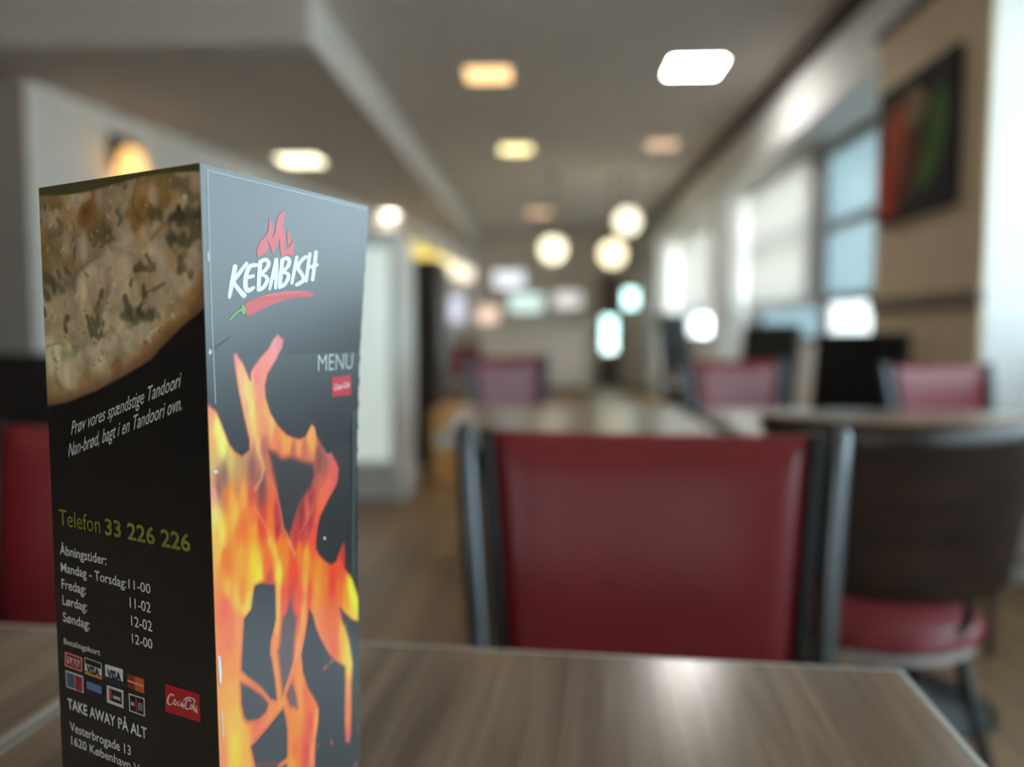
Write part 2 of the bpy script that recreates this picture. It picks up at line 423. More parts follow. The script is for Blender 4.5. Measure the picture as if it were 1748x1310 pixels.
# ------------------------------------------------------------------ dark bent-plywood chair, facing away
def make_ply_chair(label, loc, rz):
    t = thing('plywood_chair', label, 'chair', loc, rz)       # faces local +Y, convex back towards -Y
    nx, nz = 20, 8
    def pt(a, b, off):
        z = 0.535 + (0.842 - 0.535) * b
        hw = 0.178 + 0.078 * b
        R_ = 0.30
        th = a * hw / R_
        y = -0.02 - 0.03 * b + (R_ - (R_ + off) * math.cos(th))
        x = (R_ + off) * math.sin(th)
        zz = z - (0.03 * (abs(a) ** 3) * (1 - b)) * -1
        return (x, y - 0.0, zz)
    def panel(b0, b1, o0, o1):
        v = []; f = []
        for off in (o1, o0):
            for j in range(nz + 1):
                for i in range(nx + 1):
                    v.append(pt(i / nx * 2 - 1, b0 + (b1 - b0) * j / nz, off))
        k = (nx + 1) * (nz + 1)
        for j in range(nz):
            for i in range(nx):
                q = j * (nx + 1) + i
                f.append((q, q + 1, q + nx + 2, q + nx + 1)); f.append((k + q, k + q + nx + 1, k + q + nx + 2, k + q + 1))
        ring = [i for i in range(nx + 1)] + [j * (nx + 1) + nx for j in range(1, nz + 1)] + [nz * (nx + 1) + i for i in range(nx - 1, -1, -1)] + [j * (nx + 1) for j in range(nz - 1, 0, -1)]
        for a, b in zip(ring, ring[1:] + ring[:1]):
            f.append((a, k + a, k + b, b))
        return MB().add(v, f, True)
    bk = panel(0, 0.985, 0.0, 0.016).build('backrest', M['darkply'], t)
    panel(0.985, 1.0, 0.0, 0.016).build('top_edge', M['plyedge'], bk)
    prof = [(0.02, 0.0), (0.17, 0.004), (0.196, 0.018), (0.20, 0.03), (0.19, 0.042), (0.16, 0.05), (0.02, 0.054)]
    sh = lambda p: MB().lathe(p, 32)
    st = sh(prof).build('seat', M['red'], t); st.location = (0, 0.18, 0.425); st.scale = (1.0, 1.02, 1)
    s2 = sh([(0.02, -0.02), (0.16, -0.016), (0.186, -0.004), (0.19, 0.008), (0.02, 0.01)]).build('seat_shell', M['seatwhite'], t); s2.location = (0, 0.18, 0.423)
    for s in (-1, 1):
        MB().tube([(s * 0.10, 0.05, 0.42), (s * 0.11, 0.012, 0.50), (s * 0.115, 0.036, 0.60)], 0.009, 8).build('back_support', M['blackmetal'], t)
        for yy, ye in ((0.06, -0.02), (0.30, 0.38)):
            MB().tube([(s * 0.12, yy, 0.415), (s * 0.20, ye, 0.0)], [0.013, 0.010], 10).build('leg', M['blackmetal'], t)
    return t
make_ply_chair('dark bent plywood chair with round red seat, right of the middle red chair', (0.604, 1.30, 0), math.radians(-3))

# ------------------------------------------------------------------ black high-back chairs far right
def make_black_chair(label, loc, rz, h=1.02):
    t = thing('high_back_chair', label, 'chair', loc, rz, 'black chairs by the windows')
    MB().rbox(-0.22, 0.22, -0.22, 0.2, 0.40, 0.48, 0.025, 3).build('seat', M['black_leather'], t)
    MB().rbox(-0.22, 0.22, -0.03, 0.03, 0.50, h, 0.022, 3, xf=lambda q: Vector((q.x, 0.2 + q.y + (q.z - 0.5) * 0.12, q.z))).build('backrest', M['black_leather'], t)
    for sx in (-1, 1):
        MB().tube([(sx * 0.19, -0.19, 0.41), (sx * 0.2, -0.2, 0.0)], 0.016, 8).build('leg', M['blackmetal'], t)
        MB().tube([(sx * 0.19, 0.25, 0.6), (sx * 0.19, 0.19, 0.41), (sx * 0.2, 0.22, 0.0)], 0.016, 8).build('leg', M['blackmetal'], t)
    return t
make_black_chair('black high-back chair below the picture on the beige wall', (1.25, 3.45, 0), math.radians(-50), 0.98)
make_black_chair('black high-back chair in front of the frosted window', (1.18, 4.75, 0), math.radians(-58), 1.03)
make_black_chair('black high-back chair in front of the white roller blind', (1.17, 5.75, 0), math.radians(55), 1.12)
make_black_chair('black chair behind the table in the middle of the room', (0.40, 2.75, 0), math.radians(176), 0.72)

# ------------------------------------------------------------------ ceiling lights
def ceiling_light(x, y, z, size, rgb, strength, label):
    t = thing('ceiling_light', label, 'ceiling light', (x, y, z), 0, 'square recessed ceiling lights')
    h = size / 2
    MB().box(-h - 0.02, h + 0.02, -h - 0.02, -h, -0.015, 0).box(-h - 0.02, h + 0.02, h, h + 0.02, -0.015, 0).box(-h - 0.02, -h, -h, h, -0.015, 0).box(h, h + 0.02, -h, h, -0.015, 0).build('light_frame', M['wframe'], t)
    MB().box(-h, h, -h, h, -0.010, 0).build('diffuser', emitter('diffuser_glow', rgb, strength), t)
ceiling_light(-0.42, 5.49, CZ, 0.31, (1.0, 0.60, 0.24), 0.85, 'amber ceiling light, highest one left of the bright white panel')
ceiling_light(0.99, 5.40, CZ, 0.34, (1.0, 0.96, 0.90), 22.0, 'brightest white ceiling light, top right')
ceiling_light(-0.32, 7.70, CZ, 0.30, (1.0, 0.86, 0.38), 1.1, 'yellow ceiling light in the second row, below the amber one')
ceiling_light(1.09, 7.57, CZ, 0.30, (1.0, 0.62, 0.36), 0.38, 'dim tan ceiling light below the brightest panel')
ceiling_light(-0.14, 11.75, CZ, 0.36, (1.0, 0.58, 0.26), 0.5, 'small dim ceiling light farthest down the middle row')
ceiling_light(-2.18, 6.8, 2.5, 0.36, (1.0, 0.92, 0.60), 1.6, 'cream ceiling light on the lowered soffit above the menu box')
ceiling_light(-2.12, 9.95, 2.5, 0.34, (1.0, 0.88, 0.70), 4.0, 'farther ceiling light on the soffit beside the menu box corner')
ceiling_light(-0.42, 1.9, CZ, 0.31, (1.0, 0.90, 0.76), 3.0, 'unseen fill light added above the near tables')  # panel out of view, added as fill for the near scene
ceiling_light(-1.8, -0.6, CZ, 0.31, (1.0, 0.90, 0.76), 3.0, 'unseen fill light added behind the near tables')  # second added fill panel, behind the camera

# ------------------------------------------------------------------ pendant globes
def pendant(x, y, z, r, ztop, rgb, strength, label, group):
    t = thing('pendant_lamp', label, 'pendant lamp', (x, y, ztop), 0, group)
    n = 14
    prof = [(max(0.004, r * math.sin(math.pi * k / n)), z - ztop - r * math.cos(math.pi * k / n)) for k in range(n + 1)]
    MB().lathe(prof, 20).build('globe', emitter('globe_glow', rgb, strength), t)
    MB().tube([(0, 0, 0), (0, 0, z - ztop + r)], 0.006, 6).build('cord', M['blackmetal'], t)
    MB().lathe([(0.05, -0.03), (0.05, 0.0)], 14).build('ceiling_rose', M['blackmetal'], t)
    MB().lathe([(0.035, z - ztop + r * 0.96), (0.03, z - ztop + r + 0.05)], 12).build('lamp_cap', M['brass'], t)
G1 = 'cream globe pendants over the far counter'
pendant(0.055, 9.0, 1.93, 0.145, CZ, (1.0, 0.90, 0.62), 0.9, 'cream globe pendant hanging alone left of the far pair', G1)
pendant(0.91, 9.0, 2.25, 0.145, CZ, (1.0, 0.92, 0.66), 0.8, 'upper cream globe pendant of the far pair', G1)
pendant(0.76, 9.2, 1.90, 0.15, CZ, (1.0, 0.88, 0.54), 0.85, 'lower cream globe pendant of the far pair', G1)
G2 = 'row of small pendants under the soffit'
for (x, y, z, r, c, s, lab) in [
    (-1.63, 9.3, 1.95, 0.13, (1.0, 0.72, 0.04), 0.42, 'yellow pendant nearest in the row under the soffit'),
    (-1.56, 10.1, 1.95, 0.12, (1.0, 0.72, 0.04), 0.42, 'second yellow pendant in the row under the soffit'),
    (-1.50, 11.0, 1.95, 0.12, (1.0, 0.82, 0.34), 0.7, 'third pendant, pale yellow, in the row under the soffit'),
    (-1.43, 12.0, 1.95, 0.12, (1.0, 0.86, 0.60), 0.65, 'fourth pendant, cream, in the row under the soffit'),
    (-1.36, 13.0, 1.95, 0.12, (1.0, 0.84, 0.64), 0.6, 'last cream pendant in the row under the soffit')]:
    pendant(x, y, z, r, 2.5, c, s, lab, G2)

# ------------------------------------------------------------------ wall lamp on the splayed left wall
wl = thing('wall_lamp', 'amber glowing wall lamp on the white left wall above the menu box', 'wall lamp', (-3.012, 5.3, 2.20), math.radians(-11.3))
MB().rbox(0.0, 0.03, -0.06, 0.06, -0.10, 0.14, 0.006, 2).build('back_plate', M['brass'], wl)
MB().tube([(0.03, 0, 0.1), (0.12, 0, 0.12), (0.14, 0, 0.06)], 0.01, 8).build('arm', M['brass'], wl)
MB().lathe([(0.025, 0.09), (0.055, 0.06), (0.06, 0.04)], 20, (0.14, 0, 0)).build('shade_cap', M['brass'], wl)
MB().lathe([(0.06, 0.04), (0.095, -0.06), (0.11, -0.16), (0.02, -0.165)], 20, (0.14, 0, 0)).build('shade', emitter('amber_shade_glow', (1.0, 0.50, 0.12), 0.62), wl)

# ------------------------------------------------------------------ picture of vegetables on the beige wall
pic = thing('wall_picture', 'dark food picture with red and green vegetables on the beige wall', 'picture', (1.668, 3.61, 1.825))
MB().box(-0.03, 0.0, -0.36, 0.36, -0.32, 0.32).build('canvas', M['canvas'], pic)
def blob(name, cy, cz, ry, rz_, rgb, rot=0.0, layer=1):
    n = 28; pts = []
    for k in range(n):
        a = 2 * math.pi * k / n
        w = 1 + 0.10 * math.sin(3 * a + cy * 40)
        y, z = ry * w * math.cos(a), rz_ * w * math.sin(a)
        pts.append((cy + y * math.cos(rot) - z * math.sin(rot), cz + y * math.sin(rot) + z * math.cos(rot)))
    x0, x1 = -0.03, -0.03 - 0.0012 * layer
    v = [(x0, y, z) for y, z in pts] + [(x1, y, z) for y, z in pts]
    f = [tuple(range(n)), tuple(range(n, 2 * n))[::-1]] + [(i, (i + 1) % n, n + (i + 1) % n, n + i) for i in range(n)]
    MB().add(v, f).build(name, mat('printed_' + name, rgb, 0.85, 0.15, var=0.2, scale=9), pic)
# local y grows away from the camera (left in the picture as seen)
blob('printed_pepper', 0.18, 0.03, 0.11, 0.21, (176, 84, 48), 0.15, 1)
blob('printed_pepper', 0.31, -0.10, 0.045, 0.13, (192, 66, 40), -0.1, 2)
blob('printed_pepper', 0.24, -0.19, 0.10, 0.12, (186, 70, 44), 0.2, 3)
blob('printed_garlic', -0.02, 0.16, 0.10, 0.09, (150, 130, 92), 0.3, 2)
blob('printed_cucumber', -0.19, -0.02, 0.085, 0.22, (84, 118, 56), 0.4, 1)
blob('printed_onion', 0.02, -0.08, 0.08, 0.16, (112, 62, 50), 0.2, 1)

# ------------------------------------------------------------------ furniture further back on the left
cb = thing('drinks_cabinet', 'pale grey upright cabinet with mint glass door beside the menu box', 'cabinet', (-1.07, 4.62, 0))
MB().rbox(-0.22, 0.22, -0.24, 0.28, 0.16, 1.55, 0.012, 2).build('body', M['cabinet'], cb)
MB().rbox(-0.24, 0.24, -0.27, 0.28, 0.0, 0.16, 0.01, 2).build('plinth', M['plinth'], cb)
dr = MB().box(-0.20, -0.17, -0.27, -0.242, 0.2, 1.5).box(0.17, 0.20, -0.27, -0.242, 0.2, 1.5).box(-0.17, 0.17, -0.27, -0.242, 0.2, 0.24).box(-0.17, 0.17, -0.27, -0.242, 1.46, 1.5).build('door', M['cabinet'], cb)
MB().box(-0.17, 0.17, -0.258, -0.25, 0.24, 1.46).build('door_glass', M['mint'], dr)
MB().tube([(-0.185, -0.27, 0.8), (-0.185, -0.30, 0.8), (-0.185, -0.30, 1.1), (-0.185, -0.27, 1.1)], 0.008, 8).build('handle', M['chrome'], dr)
dc = thing('tall_cupboard', 'dark wooden cupboard standing behind the pale cabinet', 'cupboard', (-0.93, 5.75, 0))
MB().rbox(-0.22, 0.16, -0.3, 0.3, 0.06, 1.5, 0.008, 2).build('body', M['darkwood'], dc)
MB().box(-0.2, 0.14, -0.28, 0.28, 0.0, 0.06).build('plinth', M['blackmetal'], dc)
for x0, x1 in ((-0.21, -0.033), (-0.027, 0.15)):
    d_ = MB().rbox(x0, x1, -0.318, -0.3, 0.08, 1.48, 0.004, 1).build('door', M['darkwood'], dc)
    kx = x1 - 0.025 if x0 < -0.1 else x0 + 0.025
    MB().lathe([(0.006, 0.0), (0.012, 0.012), (0.002, 0.02)], 10).build('knob', M['chrome'], d_).location = (kx, -0.318, 0.8)
ob = thing('oak_bench', 'low light oak bench end in the aisle', 'bench', (-0.635, 5.15, 0))
MB().rbox(-0.12, 0.12, -0.25, 0.35, 0.42, 0.47, 0.006, 2).build('seat', M['oak'], ob)
MB().rbox(-0.115, 0.115, -0.24, -0.20, 0.0, 0.42, 0.004, 1).build('end_panel', M['oak'], ob)
MB().rbox(-0.115, 0.115, 0.30, 0.34, 0.0, 0.42, 0.004, 1).build('end_panel', M['oak'], ob)
sf = thing('bench_sofa', 'dark brown bench sofa against the left side, behind the red chair', 'sofa', (-2.1, 3.35, 0))
MB().rbox(-0.8, 0.65, -0.3, 0.3, 0.12, 0.45, 0.03, 3).build('seat', M['sofa'], sf)
MB().rbox(-0.8, 0.65, 0.12, 0.3, 0.45, 0.88, 0.03, 3).build('backrest', M['sofa'], sf)
for sx in (-0.72, 0.57):
    for sy in (-0.22, 0.22):
        MB().lathe([(0.02, 0.0), (0.025, 0.12)], 10, (sx, sy, 0)).build('foot', M['blackmetal'], sf)

# far counter with backlit menu screens above
ct = thing('service_counter', 'pale service counter across the far end of the room', 'counter', (-0.2, 12.9, 0))
MB().rbox(-0.95, 0.85, -0.3, 0.3, 0.08, 1.0, 0.01, 2).build('body', M['backwall'], ct)
MB().rbox(-1.0, 0.9, -0.36, 0.34, 1.0, 1.05, 0.01, 2).build('worktop', M['cabinet'], ct)
MB().box(-0.9, 0.8, -0.24, 0.24, 0, 0.08).build('plinth', M['blackmetal'], ct)
def screen(px_x, z, w, h, rgb, s, label, y=13.93):
    t = thing('menu_screen', label, 'screen', (px_x, y, z), 0, 'lit screens on the far wall')
    MB().rbox(-w / 2 - 0.02, w / 2 + 0.02, 0.0, 0.05, -h / 2 - 0.02, h / 2 + 0.02, 0.006, 1).build('housing', M['screenbody'], t)
    MB().box(-w / 2, w / 2, -0.006, 0.0, -h / 2, h / 2).build('display', emitter('screen_glow', rgb, s), t)
screen(-0.70, 1.92, 0.55, 0.30, (0.86, 0.90, 1.0), 0.40, 'pale white screen highest on the far wall')
screen(-0.40, 1.50, 0.60, 0.34, (0.66, 0.92, 0.86), 0.36, 'mint green screen on the far wall')
screen(-1.08, 1.28, 0.36, 0.30, (1.0, 0.66, 0.52), 0.40, 'pinkish screen on the far wall beside the counter')
screen(0.35, 1.55, 0.5, 0.3, (0.86, 0.84, 0.82), 0.3, 'grey screen on the far wall left of the glass door')
LAV = thing('lit_sign', 'lavender lit sign standing beside the dark cupboard', 'sign', (-1.02, 8.2, 1.22))
MB().rbox(-0.13, 0.13, 0.0, 0.04, -0.15, 0.15, 0.01, 2).build('housing', M['screenbody'], LAV)
MB().box(-0.12, 0.12, -0.005, 0.0, -0.14, 0.14).build('display', emitter('lavender_glow', (0.72, 0.74, 0.95), 0.36), LAV)
MB().lathe([(0.015, -1.2), (0.015, -0.15)], 10, (0, 0.02, 0)).build('post', M['blackmetal'], LAV)
MB().lathe([(0.14, -1.22), (0.14, -1.205), (0.02, -1.19)], 20, (0, 0.02, 0)).build('base', M['blackmetal'], LAV)

